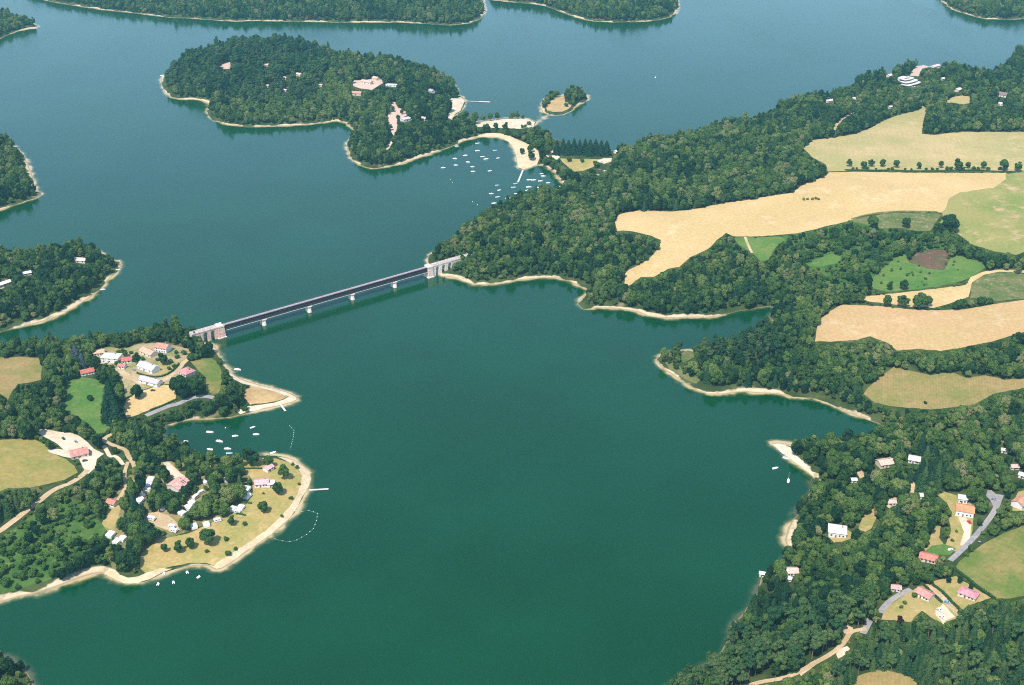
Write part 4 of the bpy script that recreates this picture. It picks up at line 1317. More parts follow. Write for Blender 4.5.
def terraced_house():
    x, y, z = ground_at(911, 83, 4)
    t = thing('terraced_house', 'white terraced house with three curved storeys on the wooded ridge', 'house', (x, y, z), dir_angle(26, -5, 82))
    for k, (r, dy, h0) in enumerate([(21, -4, 0), (18, .5, 3.3), (13, 5.5, 6.6)]):
        def curve(rr, z0, z1, yo, depth=11):
            g = Geo()
            n = 18
            V = []
            for i in range(n + 1):
                a = math.pi * (1.08 + .84 * i / n)
                V.append((rr * math.cos(a), yo + rr * .24 * math.sin(a)))
            V += [(rr * .95, yo + depth), (-rr * .95, yo + depth)]
            m = len(V)
            g.add([(a, b, z0) for a, b in V] + [(a, b, z1) for a, b in V],
                  [tuple(range(m))[::-1], tuple(range(m, 2 * m))] + [(i, (i + 1) % m, m + (i + 1) % m, m + i) for i in range(m)])
            return g
        part('glazed_wall', curve(r - 1.3, h0 - (2 if k == 0 else 0), h0 + 2.3, dy), GLASS, t)
        part('terrace', curve(r, h0 + 2.304, h0 + 3.296, dy), paint((.66, .62, .57), .7), t)
    for k in (0, 1):
        g = Geo()
        box(g, -27 + 4 * k, -9, -15 + 3 * k, -8, -2 + 3.1 * k, 1.9 + 3.1 * k - .9 * 1)
        w = part('wing_wall', g, GLASS if k else paint(WHITE, .7), t)
        g = Geo()
        box(g, -27.4 + 4 * k, -8.8, -15.4 + 3 * k, -7.8, 1.004 + 3.1 * k, 1.9 + 3.1 * k)
        part('wing_parapet', g, paint(WHITE, .7), w)
    g = Geo()
    n = 20
    V = [(7.5 * math.cos(6.2832 * i / n), 9.5 + 2.6 * math.sin(6.2832 * i / n)) for i in range(n)]
    g.add([(a, b, 9.9) for a, b in V] + [(a, b, 9.96) for a, b in V], [tuple(range(n))[::-1], tuple(range(n, 2 * n))] + [(i, (i + 1) % n, n + (i + 1) % n, n + i) for i in range(n)])
    part('courtyard_shade_disc', g, GLASS, t)  # flat dark disc; its colour stands in for the shade of a sunken courtyard
    g = Geo()
    box(g, -7, 9, 16, 24, 4, 9.5)
    w = part('roof_block', g, paint((.76, .66, .62), .8), t)
    mask_disc(911, 80.5, 14, 6)


terraced_house()


# ------------------------------------------------------------------ railway bridge
def bridge():
    ZT = 12.3
    ax, ay = plane_pts(222.5, 324.8, ZT)
    bx, by = plane_pts(426.5, 267.0, ZT)
    A, B = np.array([float(ax), float(ay)]), np.array([float(bx), float(by)])
    Ld = np.linalg.norm(B - A)
    e = (B - A) / Ld
    ang = math.atan2(e[1], e[0])
    t = thing('railway_bridge', 'long dark steel lattice railway bridge on pale stone piers over the lake', 'bridge', (A[0], A[1], 0), ang)
    steel = paint((.055, .036, .048), .6, .2, .5)
    pale = paint((.50, .46, .46), .7)
    bed = paint((.46, .40, .42), .95, .25, .6)
    stone = paint((.86, .66, .52), .9, .22, .5)
    stonep = paint((.84, .54, .42), .9, .22, .5)
    stonew = paint((.90, .78, .64), .9, .18, .5)
    hw = 2.3
    # piers
    us = np.linspace(0, Ld, 3000)
    px, _, _ = to_px(A[0] + e[0] * us, A[1] + e[1] * us, ZT)
    stations = [float(us[np.argmin(abs(px - q))]) for q in (262.4, 307.8, 351, 393.5)]
    for u in stations:
        g = Geo()
        n = 14
        V = []
        for (zz, k) in ((-6, 1.12), (.5, 1.06), (6.1, .86)):
            for i in range(n):
                a = 2 * math.pi * i / n
                ca, sa = math.cos(a), math.sin(a)
                V.append((u + k * 2.3 * np.sign(ca) * abs(ca) ** .7, k * 4.4 * np.sign(sa) * abs(sa) ** .7, zz))
        F = [(j * n + i, j * n + (i + 1) % n, (j + 1) * n + (i + 1) % n, (j + 1) * n + i) for j in range(2) for i in range(n)]
        g.add(V, F + [tuple(range(2 * n, 3 * n))])
        p = part('pier', g, stonew, t)
        g = Geo()
        box(g, u - 2.4, u + 2.4, -4.3, 4.3, 6.11, 6.8)
        part('pier_cap', g, stone, p)
    # lattice girders
    zb, zt = 7.2, 11.7
    npan = int(Ld / 4.2)
    for s in (-1, 1):
        g = Geo()
        yy = s * hw
        bar(g, (0, yy, zb), (Ld, yy, zb), .45, .5)
        bar(g, (0, yy, zt), (Ld, yy, zt), .45, .5)
        for k in range(npan):
            a, b = Ld * k / npan, Ld * (k + 1) / npan
            bar(g, (a, yy, zb), (a, yy, zt), .28)
            bar(g, (a, yy - .1, zb), (b, yy - .1, zt), .2)
            bar(g, (a, yy + .1, zt), (b, yy + .1, zb), .2)
        # close inner web plates behind the lattice
        bar(g, (0, yy * .93, (zb + zt) / 2 + .55), (Ld, yy * .93, (zb + zt) / 2), .06, 3.6)
        part('lattice_girder', g, steel, t)
    g = Geo()
    for k in range(npan + 1):
        a = Ld * k / npan
        bar(g, (a, -hw, zb), (a, hw, zb), .25)
        if k < npan:
            bar(g, (a, -hw, zb), (Ld * (k + 1) / npan, hw, zb), .18)
    part('cross_bracing', g, steel, t)
    g = Geo()
    box(g, 0, Ld, -2.6, 2.6, 11.96, 12.1)
    dk = part('deck', g, steel, t)
    g = Geo()
    box(g, 0, Ld, -1.7, 1.7, 12.104, 12.35)
    part('ballast_bed', g, bed, dk)
    for s in (-1, 1):
        g = Geo()
        bar(g, (-26, s * .72, 12.45), (Ld + 55, s * .72, 12.45), .12, .16)
        part('rail', g, paint((.30, .22, .20), .5), dk)
    for s in (-1, 1):
        g = Geo()
        bar(g, (0, s * 2.5, 13.1), (Ld, s * 2.5, 13.1), .10)
        bar(g, (0, s * 2.5, 12.6), (Ld, s * 2.5, 12.6), .07)
        for k in range(int(Ld / 2.1)):
            bar(g, (k * 2.1, s * 2.5, 12.1), (k * 2.1, s * 2.5, 13.1), .08)
        part('railing', g, paint((.16, .13, .14), .6), t)
    g = Geo()
    box(g, 0, Ld, -hw - .95, -hw - .28, zb - .42, zb - .28)
    part('walkway', g, pale, t)

    # stone ends
    def tower(u0, u1, mat, nm):
        g = Geo()
        v = []
        for zz, gr in ((-5, .7), (2.0, .45), (12.0, 0)):
            v += [(u0 - gr, -3.9 - gr, zz), (u1 + gr, -3.9 - gr, zz), (u1 + gr, 3.9 + gr, zz), (u0 - gr, 3.9 + gr, zz)]
        f = [(j * 4 + i, j * 4 + (i + 1) % 4, (j + 1) * 4 + (i + 1) % 4, (j + 1) * 4 + i) for j in (0, 1) for i in range(4)]
        g.add(v, f + [(8, 9, 10, 11)])
        p = part(nm, g, mat, t)
        g = Geo()
        box(g, u0 - .3, u1 + .3, -4.2, 4.2, 12.004, 12.5)
        for s in (-1, 1):
            box(g, u0 - .3, u1 + .3, s * 3.9 - .3, s * 3.9 + .3, 12.5, 13.6)
        part('coping', g, stonew, p)
        g = Geo()
        box(g, u0 - 1.2, u1 + 1.2, -5.1, 5.1, -5, .9)
        part('footing', g, stonew, p)

    def viaduct(u0, narch, span, pierw, mat, base, tail):
        """arched masonry running on from u0 in direction +-x"""
        sg = 1 if span > 0 else -1
        span = abs(span)
        g = Geo()
        u = u0
        top = 12.0

        def blk(a, b, z0, z1, w=3.1):
            a, b = sorted((a, b))
            box(g, a, b, -w, w, z0, z1)
        for k in range(narch):
            r = (span - pierw) / 2
            c = u + sg * (pierw + r)
            blk(u, u + sg * pierw, base, top)
            n = 10
            zc = 10.9 - r
            for i in range(n):
                q0 = c - sg * r + sg * 2 * r * i / n
                q1 = c - sg * r + sg * 2 * r * (i + 1) / n
                qm = (q0 + q1) / 2
                blk(q0, q1, zc + math.sqrt(max(0, r * r - (qm - c) ** 2)), top)
            u += sg * span
        blk(u, u + sg * tail, base, top)
        p = part('arched_viaduct', g, mat, t)
        end = u + sg * tail
        g = Geo()
        a, b = sorted((u0, end))
        box(g, a, b, -3.35, 3.35, 12.004, 12.3)
        for s in (-1, 1):
            box(g, a, b, s * 3.15 - .22, s * 3.15 + .22, 12.3, 13.2)
        part('parapet', g, stone, p)
        g = Geo()
        box(g, a, b, -2.4, 2.4, 12.304, 12.42)
        part('track_bed', g, bed, p)
        return end
    tower(-6.5, 0, stonep, 'abutment')
    viaduct(-6.9, 2, -7.8, 3.4, stonep, -5, 12)
    tower(Ld, Ld + 6.0, stone, 'abutment')
    viaduct(Ld + 6.4, 3, 8.4, 4.0, stonew, -5, 30)
    # no trees on the line
    for q in np.arange(-24, Ld + 42, 2.0):
        X, Y = A + e * q
        px, py, s = to_px(X, Y, 12.5)
        mask_disc(float(px), float(py) + 1, 2.2, 2.6)
    for q in list(np.arange(-22, 0, 2.)) + list(np.arange(Ld, Ld + 30, 2.)):
        X, Y = A + e * q
        for zz in (2, 6, 10):
            px, py, s = to_px(X + 2, Y - 3, zz)
            mask_disc(float(px), float(py), 2.2, 2.2)


bridge()


# ------------------------------------------------------------------ boats, jetties, buoys
def hull_geo(L, B, h=.75, bow=.42):
    g = Geo()
    n = 12
    secs = []
    for i in range(n + 1):
        t = i / n
        x = -L / 2 + L * t
        k = 1.0 if t < 1 - bow else max(.03, 1 - ((t - (1 - bow)) / bow) ** 2.0)
        k *= .86 + .14 * min(1, t * 4)
        sheer = h + .22 * t * t
        secs.append([(x, -B / 2 * k * .72, -.25), (x, -B / 2 * k, sheer * .55), (x, -B / 2 * k * .97, sheer), (x, -B / 2 * k * .80, sheer), (x, -B / 2 * k * .72, sheer - .28),
                     (x, B / 2 * k * .72, sheer - .28), (x, B / 2 * k * .80, sheer), (x, B / 2 * k * .97, sheer), (x, B / 2 * k, sheer * .55), (x, B / 2 * k * .72, -.25)])
    m = 10
    V = [p for s_ in secs for p in s_]
    F = [(i * m + j, (i + 1) * m + j, (i + 1) * m + (j + 1) % m, i * m + (j + 1) % m) for i in range(n) for j in range(m)]
    F += [tuple(range(m)), tuple(range(n * m, n * m + m))[::-1]]
    g.add(V, F)
    return g


BOATMAT = {'white': paint((.82, .82, .80), .35, .05, 1, .5), 'blue': paint((.10, .30, .52), .5), 'cream': paint((.74, .68, .56), .5), 'grey': paint((.40, .44, .46), .5)}
HULLS = {}


def hullmesh(col):
    if col not in HULLS:
        HULLS[col] = hull_geo(6.2, 2.3).mesh('hull', BOATMAT[col])
    return HULLS[col]


def cabin_geo(kind):
    g = Geo()
    if kind == 'cabin':
        v = [(-.6, -.75, .5), (1.7, -.55, .5), (1.7, .55, .5), (-.6, .75, .5), (-.4, -.62, 1.55), (.7, -.5, 1.5), (.7, .5, 1.5), (-.4, .62, 1.55)]
        g.add(v, [(0, 3, 2, 1), (4, 5, 6, 7), (0, 1, 5, 4), (1, 2, 6, 5), (2, 3, 7, 6), (3, 0, 4, 7)])
    elif kind == 'cover':
        g.add([(-2.6, -.95, .72), (1.4, -.95, .80), (2.6, 0, .95), (1.4, .95, .80), (-2.6, .95, .72), (-2.4, 0, 1.05), (1.0, 0, 1.15)], [(0, 1, 6, 5), (1, 2, 6), (2, 3, 6), (3, 4, 5, 6), (4, 0, 5)])
    else:
        box(g, -1.7, -1.2, -.9, .9, .5, .72)
        box(g, .1, .6, -.85, .85, .5, .72)
        box(g, 1.2, 2.2, -.55, .55, .62, .95)
    return g


CABINS = {'cabin': cabin_geo('cabin').mesh('cabin', BOATMAT['white']), 'cover_blue': cabin_geo('cover').mesh('cover', BOATMAT['blue']), 'cover_grey': cabin_geo('cover').mesh('cover', BOATMAT['grey']), 'open': cabin_geo('open').mesh('bench', BOATMAT['cream'])}
g_ = Geo()
box(g_, -3.55, -3.1, -.22, .22, .1, 1.2)
box(g_, -3.45, -3.2, -.12, .12, -.5, .1)
MOTOR = g_.mesh('outboard_motor', RUBBER)
g_ = Geo()
g_.add([(-.35, -.72, 1.0), (.95, -.60, .95), (.95, .60, .95), (-.35, .72, 1.0), (.30, -.58, 1.45), (.30, .58, 1.45)], [(1, 2, 5, 4)])
WIND = g_.mesh('windscreen', GLASS)


def boat(px, py, label, col='white', kind='cabin', k=1.0, ang=None, group=None, name='motor_boat', rnd=None):
    x, y = plane_pts(px, py + .6, 0)
    r = rnd or random
    a = ang if ang is not None else r.gauss(0.08, .20) + (math.pi if r.random() < .12 else 0)
    t = thing(name, label, 'boat', (float(x), float(y), .12), a, group)
    t.scale = (k, k, k)
    link('hull', hullmesh(col), t)
    link({'cabin': 'cabin', 'cover_blue': 'cover', 'cover_grey': 'cover', 'open': 'bench'}[kind], CABINS[kind], t)
    if kind == 'cabin':
        link('windscreen', WIND, t)
    link('outboard_motor', MOTOR, t)
    return t


def z420(L):
    return [(420 + a / 4.267, 100 + b / 4.267) for a, b in L]


rb = random.Random(4)
clusters = [
    (z420([(99, 288), (157, 196), (149, 249), (153, 277), (193, 236), (205, 264), (224, 284), (226, 304), (245, 184), (245, 216), (267, 241), (282, 251), (320, 214), (333, 247), (298, 302)]),
     'in the upper marina bay', 'boats moored in the upper marina bay'),
    (z420([(329, 363), (338, 384), (304, 399), (332, 413), (316, 440), (375, 419), (411, 399), (399, 372), (407, 356)]),
     'in the cluster below the jetty tip', 'boats moored below the jetty tip'),
    (z420([(459, 385), (464, 371), (467, 340), (485, 341), (508, 372), (514, 345), (519, 314), (526, 324), (547, 353), (567, 376), (589, 370), (503, 381)]),
     'between the jetty and the wooded bank', 'boats moored right of the jetty'),
    ([(210, 432), (219.6, 441.2), (235.2, 435.9), (252.7, 427.2), (256.2, 434.3), (227.7, 448.7), (229.4, 453), (210, 449.3)],
     'in the small bay above the campsite', 'boats moored in the small campsite bay'),
]
for pts, where, grp in clusters:
    pts = sorted(pts)
    for i, (x, y) in enumerate(pts):
        kd = rb.choice(['cabin', 'cabin', 'cabin', 'open', 'cover_grey', 'cover_blue'])
        if abs(x - 513.5) < .6 or abs(x - 515.4) < .6:
            kd = 'cover_blue'
        big = rb.uniform(.85, 1.15) * (1.08 if y < 300 else .95)
        what = {'cabin': 'white cabin boat', 'open': 'white open boat', 'cover_grey': 'white boat with grey cover', 'cover_blue': 'white boat with blue cover'}[kd]
        boat(x, y, '%s %s, %s from the left' % (what, where, ORD[i]), 'white', kd, big, group=grp, rnd=rb)
boat(237.6, 369.4, 'white cabin boat beside the pointed beach below the hamlet', 'white', 'cabin', 1.15, rad(-15))
boat(775.3, 468, 'white open boat moored off the small sandy spit', 'white', 'open', .95, rad(20))
boat(786, 458, 'white boat with grey cover pulled up on the sandy spit', 'white', 'cover_grey', .95, rad(-30))
boat(103, 289.3, 'white cabin boat off the tip of the western headland', 'white', 'cabin', .9, rad(8))
boat(118, 269.5, 'white boat at the sandy tip of the western headland', 'white', 'open', 1.0, rad(0))
boat(655.5, 77, 'white cabin boat alone on the open blue water', 'white', 'cabin', .95, rad(70))
boat(162, 75.3, 'white boat moored at the western tip of the island', 'white', 'cabin', 1.2, rad(0))
boat(273, 452.7, 'white boat drawn up at the upper end of the campsite beach', 'white', 'open', 1.0, rad(35))
boat(186, 441, 'white boat half under trees in the small campsite bay', 'white', 'open', .7, rad(-10))


def pedal_boat(px, py, label, a):
    x, y = plane_pts(px, py + 1, 0)
    t = thing('pedal_boat', label, 'pedal boat', (float(x), float(y), .05), a, 'white pedal boats by the cove beach')
    for s in (-1, 1):
        g = Geo()
        V, F = ICO2
        g.add(V * np.array([1.7, .34, .30]) + np.array([0, s * .62, .12]), F)
        part('float', g, BOATMAT['white'], t)
    g = Geo()
    box(g, -1.0, .9, -.7, .7, .35, .5)
    box(g, -1.0, -.8, -.65, .65, .5, 1.05)
    part('seat', g, BOATMAT['white'], t)


for i, (x, y) in enumerate(sorted([(158, 583.5), (173.5, 581.8), (187.3, 571.7), (198.5, 576.3), (164, 572.5)])):
    pedal_boat(x, y, 'white pedal boat floating off the campsite cove, %s from the left' % ORD[i], rb.uniform(0, 6))


def sailing_boat():
    x, y = plane_pts(788.3, 481, 0)
    t = thing('sailing_boat', 'white sailing boat with a bare mast off the sandy spit', 'sailing boat', (float(x), float(y), .15), rad(75))
    t.scale = (.9, .9, .9)
    link('hull', hullmesh('white'), t)
    link('cabin', CABINS['cabin'], t)
    g = Geo()
    g.tube([(.8, 0, .6), (.8, 0, 8.6)], [.09, .05], 6)
    m = part('mast', g, BOATMAT['white'], t)
    g = Geo()
    g.tube([(0, 0, -.06), (0, 0, .06)], [.05, .05], 5)
    bar(g, (.8, 0, 1.9), (-2.3, 0, 1.8), .16)
    part('boom', g, BOATMAT['white'], m)


sailing_boat()


def jetty(a, b, w, label, z=.55, blob=False):
    ax, ay = plane_pts(a[0], a[1], z)
    bx, by = plane_pts(b[0], b[1], z)
    L = math.hypot(bx - ax, by - ay)
    t = thing('jetty', label, 'jetty', (float(ax), float(ay), 0), math.atan2(by - ay, bx - ax))
    g = Geo()
    n = int(L / .9)
    for k in range(n):
        box(g, L * k / n, L * (k + 1) / n - .05, -w / 2, w / 2, z - .12, z)
    part('deck', g, WOOD, t)
    g = Geo()
    for s in (-1, 1):
        bar(g, (0, s * w * .4, z - .22), (L, s * w * .4, z - .22), .14, .2)
    part('beam', g, paint((.3, .25, .2), .9), t)
    for k in range(max(2, int(L / 6))):
        for s in (-1, 1):
            g = Geo()
            u = L * (k + .5) / max(2, int(L / 6))
            g.tube([(u, s * w * .52, -3), (u, s * w * .52, z + .5)], [.11, .11], 6)
            part('pile', g, paint((.3, .25, .2), .9), t)
    if blob:
        g = Geo()
        box(g, L * .55, L, -2.6, 2.6, z - .1, z + .12)
        part('platform', g, WOOD, t)
    return t


jetty((523, 169.8), (518, 182.2), 2.4, 'white floating jetty running out from the isthmus beach into the marina')
jetty((309, 490), (328.5, 488.8), 1.9, 'thin white bathing jetty at the tip of the campsite point')
jetty((279.5, 403), (285.5, 411), 1.8, 'short white landing stage below the pointed beach')
jetty((466, 101), (490, 102), 2.4, 'pale landing pontoon with a wide end east of the island cove', blob=True)
jetty((779, 449.5), (784, 454), 1.8, 'small white landing stage on the sandy spit')


def buoy_line(P, label, step=3.2, rr=.32):
    X, Y = plane_pts([p[0] for p in P], [p[1] for p in P], 0)
    t = thing('buoy_line', label, 'buoy line', (float(X[0]), float(Y[0]), 0))
    Q = [(float(a - X[0]), float(b - Y[0])) for a, b in zip(X, Y)]
    g = Geo()
    for a, b in zip(Q[:-1], Q[1:]):
        bar(g, (a[0], a[1], .05), (b[0], b[1], .05), .03)
    part('rope', g, BOATMAT['white'], t)
    V, F = ICO1
    g = Geo()
    g.add(V * rr, F)
    me = g.mesh('buoy', BOATMAT['white'])
    for a, b in zip(Q[:-1], Q[1:]):
        L = math.hypot(b[0] - a[0], b[1] - a[1])
        n = max(1, int(L / step))
        for k in range(n):
            link('buoy', me, t, (a[0] + (b[0] - a[0]) * k / n, a[1] + (b[1] - a[1]) * k / n, .12))


buoy_line([(275, 539), (283, 541), (290, 541.6), (297, 540), (306.5, 534.6), (313.5, 528.7), (316.5, 520.6), (317.7, 513.5), (309, 510.5), (302, 511.5), (297, 515)], 'curved line of white buoys round the campsite bathing area', 4.2, .36)
buoy_line([(289.5, 425.5), (294, 430.5), (293.5, 437), (291.5, 444), (290.5, 450)], 'short line of small buoys across the mouth of the campsite bay', 3.6, .30)
for i, (x, y) in enumerate(sorted([(450.5, 179.5), (452.5, 182.5), (472.7, 202), (477.5, 205), (295, 511), (225.5, 428)])):
    X, Y = plane_pts(x, y, 0)
    V, F = ICO2
    g = Geo()
    g.add(V * .55 + np.array([0, 0, .2]), F)
    g.tube([(0, 0, .6), (0, 0, 1.1)], [.08, .05], 6)
    o = link('mooring_buoy', g.mesh('mooring_buoy', BOATMAT['white']), None, (float(X), float(Y), 0))
    o['label'] = 'tiny white mooring buoy on the green water, %s of them from the left' % ORD[i]
    o['category'] = 'buoy'
    o['group'] = 'white mooring buoys'


# ------------------------------------------------------------------ caravans, cars, pole
def caravan_meshes(col):
    g = Geo()
    L, B, z0, z1 = 5.4, 2.3, .45, 2.6
    prof = [(-L / 2, z0), (L / 2 - .3, z0), (L / 2, .95), (L / 2 - .25, 2.1), (L / 2 - .8, z1), (-L / 2 + .5, z1), (-L / 2, 2.2)]
    n = len(prof)
    g.add([(a, -B / 2, b) for a, b in prof] + [(a, B / 2, b) for a, b in prof], [tuple(range(n)), tuple(range(n, 2 * n))[::-1]] + [(i + n, (i + 1) % n + n, (i + 1) % n, i) for i in range(n)])
    body = g.mesh('caravan_body', paint(col, .4))
    g = Geo()
    for s in (-1, 1):
        box(g, -1.6, -.3, s * (B / 2 + .01) - .02, s * (B / 2 + .01) + .02, 1.45, 2.05)
        box(g, .5, 1.7, s * (B / 2 + .01) - .02, s * (B / 2 + .01) + .02, 1.45, 2.05)
    win = g.mesh('caravan_window', GLASS)
    g = Geo()
    V = []
    for s in (-1, 1):
        for k in range(12):
            a = 2 * math.pi * k / 12
            V.append((.33 * math.cos(a), .1 * s, .33 + .33 * math.sin(a)))
    g.add(V, [tuple(range(12)), tuple(range(12, 24))[::-1]] + [(k, (k + 1) % 12, 12 + (k + 1) % 12, 12 + k) for k in range(12)])
    wheel = g.mesh('wheel', RUBBER)
    g = Geo()
    g.add([(-2.4, 0, 2.35), (2.4, 0, 2.35), (2.4, 2.9, 1.95), (-2.4, 2.9, 1.95), (-2.4, 2.9, 0), (2.4, 2.9, 0), (-2.4, 0, 0), (2.4, 0, 0), (0, 2.9, 2.5), (0, 0, 2.8)], [(0, 9, 8, 3), (9, 1, 2, 8), (3, 8, 2, 5, 4), (6, 0, 3, 4), (1, 7, 5, 2)])
    awn = g.mesh('awning', paint((.80, .78, .74), .8))
    return body, win, wheel, awn


CV = {'white': caravan_meshes((.82, .82, .80)), 'cream': caravan_meshes((.74, .70, .60))}


def caravan(cx, cy, ang, label, col='white', awning=True, group=None, k=1.0):
    x, y, z = ground_at(cx, cy, 1.3)
    body, win, wheel, awn = CV[col]
    t = thing('caravan', label, 'caravan', (x, y, z + .02), ang, group)
    t.scale = (k, k, k)
    link('body', body, t)
    link('window', win, t)
    for s in (-1, 1):
        link('wheel', wheel, t, (-.2, s * 1.05, 0))
    if awning:
        link('awning', awn, t, (0, -1.17, 0), math.pi)
    mask_disc(cx, cy + .3, 4.0, 3.0)


CARAVANS = [
    ('upper left campsite row', [(151.6, 479.3), (149.3, 484.2), (147.5, 489.8), (142.6, 495), (140.7, 500)], -12),
    ('beside the dark tree row', [(181.4, 512.5), (188.4, 506.7), (191.5, 502.3), (196.2, 496.8), (201.2, 492.5)], 55),
    ('row above the dry campsite grass', [(194, 525.4), (206.5, 523.6), (217.8, 520.0)], 15),
    ('sandy turning place', [(163.9, 507.3), (151.6, 518.4), (148.3, 525.3), (172, 526.6), (173.8, 530.4)], -15),
    ('pitches left of the shower block', [(247.9, 495), (241.7, 506.7), (237.7, 511.8), (247.5, 488.3), (234, 508)], -20),
    ('near the very big round tree', [(112, 533.4), (118.5, 540.5), (123.7, 537.8)], -25),
    ('half hidden in the campsite wood', [(225.2, 481), (204.7, 482.3)], 120),
]
for where, pts, a in CARAVANS:
    pts = sorted(pts)
    for i, (x, y) in enumerate(pts):
        o = 'leftmost' if i == 0 else ('rightmost' if i == len(pts) - 1 else ORD[i] + ' from the left')
        aw = rb.random() < .75
        caravan(x, y, rad(a + rb.uniform(-9, 9)), 'white caravan %s, %s%s' % (('with awning' if aw else 'without awning'), where, ', ' + o), rb.choice(['white', 'white', 'cream']), aw, 'caravans on the campsite', rb.uniform(.95, 1.2))


def car_meshes(col):
    g = Geo()
    prof = [(-2.1, .3), (2.05, .3), (2.1, .72), (1.0, .92), (.35, 1.42), (-1.25, 1.46), (-1.85, .98), (-2.1, .90)]
    n = len(prof)
    g.add([(a, -.84, b) for a, b in prof] + [(a, .84, b) for a, b in prof], [tuple(range(n)), tuple(range(n, 2 * n))[::-1]] + [(i + n, (i + 1) % n + n, (i + 1) % n, i) for i in range(n)])
    body = g.mesh('car_body', simple('car_paint', col, .25, .03, 1, .6))
    g = Geo()
    for s in (-1, 1):
        box(g, -1.35, .45, s * .85 - .012, s * .85 + .012, .95, 1.32)
    g.add([(1.0, -.72, .95), (.40, -.66, 1.42), (.40, .66, 1.42), (1.0, .72, .95)], [(0, 3, 2, 1)])
    return body, g.mesh('car_window', GLASS)


CARS = {'white': car_meshes((.80, .80, .80)), 'red': car_meshes((.50, .02, .03)), 'grey': car_meshes((.30, .31, .33)), 'dark': car_meshes((.04, .045, .06)), 'blue': car_meshes((.20, .36, .55))}


def car(cx, cy, d, label, col):
    x, y, z = ground_at(cx, cy, .7)
    t = thing('parked_car', label, 'car', (x, y, z + .05), dir_angle(d[0], d[1], cy))
    b, w = CARS[col]
    link('body', b, t)
    link('window', w, t)
    for sx in (-1.3, 1.3):
        for s in (-1, 1):
            link('wheel', CV['white'][2], t, (sx, s * .78, -.02))
    mask_disc(cx, cy, 3.0, 2.2)


car(969, 522.5, (2, 5), 'red car parked beside the orange tiled house', 'red')
car(979.6, 541.5, (4, -4), 'dark car standing at the edge of the grey lane', 'dark')
car(950.5, 549.5, (4, -1), 'white car between the kitchen garden and the lane', 'white')
car(947, 602.5, (4, 3), 'silvery blue car parked on the gravel drive', 'blue')
car(939.5, 610, (3, 3), 'white car at the upper end of the pale gravel yard', 'white')
car(942, 617, (4, 4), 'white car at the lower end of the pale gravel yard', 'white')
car(244.5, 473.5, (5, 0), 'blue car parked on a pitch left of the snack hut', 'blue')
car(160.5, 384.5, (4, -2), 'grey car parked at the right end of the long low house', 'grey')
car(153, 390.5, (4, 0), 'dark car standing on the tan paddock', 'dark')
car(134, 369.5, (3, 2), 'grey car parked left of the pale lilac roofed house', 'grey')
car(63.5, 438.5, (4, 2), 'dark car on the white sandy yard at the far left', 'dark')
car(75.8, 441.5, (3, 2), 'grey car in the middle of the white sandy yard', 'grey')
car(85, 460.5, (4, -1), 'dark car below the salmon roofed farmhouse', 'dark')
car(605, 171.3, (5, -1), 'white car right of the dry isthmus clearing', 'white')
car(600, 170, (5, 1), 'grey car left of the white car beside the isthmus clearing', 'grey')
car(598, 175, (4, 1), 'white car at the lowest corner of the isthmus clearing', 'white')
car(602, 161.5, (5, 0), 'white car on the parking place at the end of the fir row', 'white')
car(994, 499, (3, 1), 'grey car on the pale gravel car park', 'grey')


def pole():
    x, y, z = pix1(898.8, 596)
    t = thing('utility_pole', 'pale utility pole beside the lane and the small pink roofed hut', 'pole', (x, y, z))
    g = Geo()
    g.tube([(0, 0, -.5), (0, 0, 8.6)], [.20, .13], 8)
    part('post', g, paint((.70, .68, .64), .8), t)
    g = Geo()
    bar(g, (-.9, 0, 8.1), (.9, 0, 8.1), .14)
    for k in (-.75, 0, .75):
        g.tube([(k, 0, 8.15), (k, 0, 8.45)], [.06, .05], 6)
    part('crossarm', g, paint((.55, .52, .48), .8), t)
    mask_disc(898.8, 590, 1.5, 5)


pole()


# ------------------------------------------------------------------ single trees and bushes
rt = random.Random(21)


def solo(sp, cx, cy, r, label, group=None, name=None, tint=None, hk=1.0, cat=None, cm=None):
    s = s_at(cy)
    R = r / s
    var = rt.randrange(len(TREE[sp]))
    if sp == 'broad':
        Ht = (1.65 * R + 2.6) * hk
        lift = .60 * Ht
    elif sp == 'shrub':
        Ht = 1.35 * R * hk
        lift = .5 * Ht
    else:
        Ht = (4.6 * R) * hk
        lift = .5 * Ht
    x, y, z = ground_at(cx, cy, lift)
    k = R / PROTO_R[sp][var] * (.94 if sp != 'conifer' else rt.uniform(.95, 1.2))
    t = tint if tint is not None else rt.uniform(.25, .55)
    return place_tree(sp, var, x, y, z, rt.uniform(0, 6.28), (k, k * rt.uniform(.92, 1.08), Ht / PROTO_H[sp][var]), t, label, group, name, cat, cm)


def solo_row(sp, pts, template, group, name=None, tint=None, hk=1.0):
    pts = sorted(pts)
    for i, p in enumerate(pts):
        solo(sp, p[0], p[1], p[2], template % ORD[i], group, name, tint, hk)


solo_row('broad', [(849, 162.7, 3.4), (863.4, 165, 3.6), (871, 162.8, 3.6), (882.5, 163, 3.4), (896, 163.4, 3.6), (919, 165.6, 3.2), (941, 164, 3.2), (957.5, 164, 6.2), (967.5, 165, 2.8), (983, 165, 3.2), (1004, 165, 5.4), (1017.5, 166, 4.4)],
         'small round tree in the hedgerow between two pale fields, %s from the left', 'trees in the hedgerow between pale fields', None, .35)
solo_row('conifer', [(557, 148, 4.0), (563, 147, 4.2), (568.5, 148, 4.0), (574, 147, 4.4), (579.5, 147.5, 4.0), (585, 147, 4.2), (590, 148.5, 4.4), (595.5, 148, 4.4), (601, 149, 4.4), (606.5, 149, 4.2)],
         'dark fir in the straight row along the isthmus, %s from the left', 'firs in the row along the isthmus', 'fir_tree', .12, .80)
solo('broad', 873, 222, 7.5, 'round tree at the left of the scrubby strip below the tan field', None, None, .4)
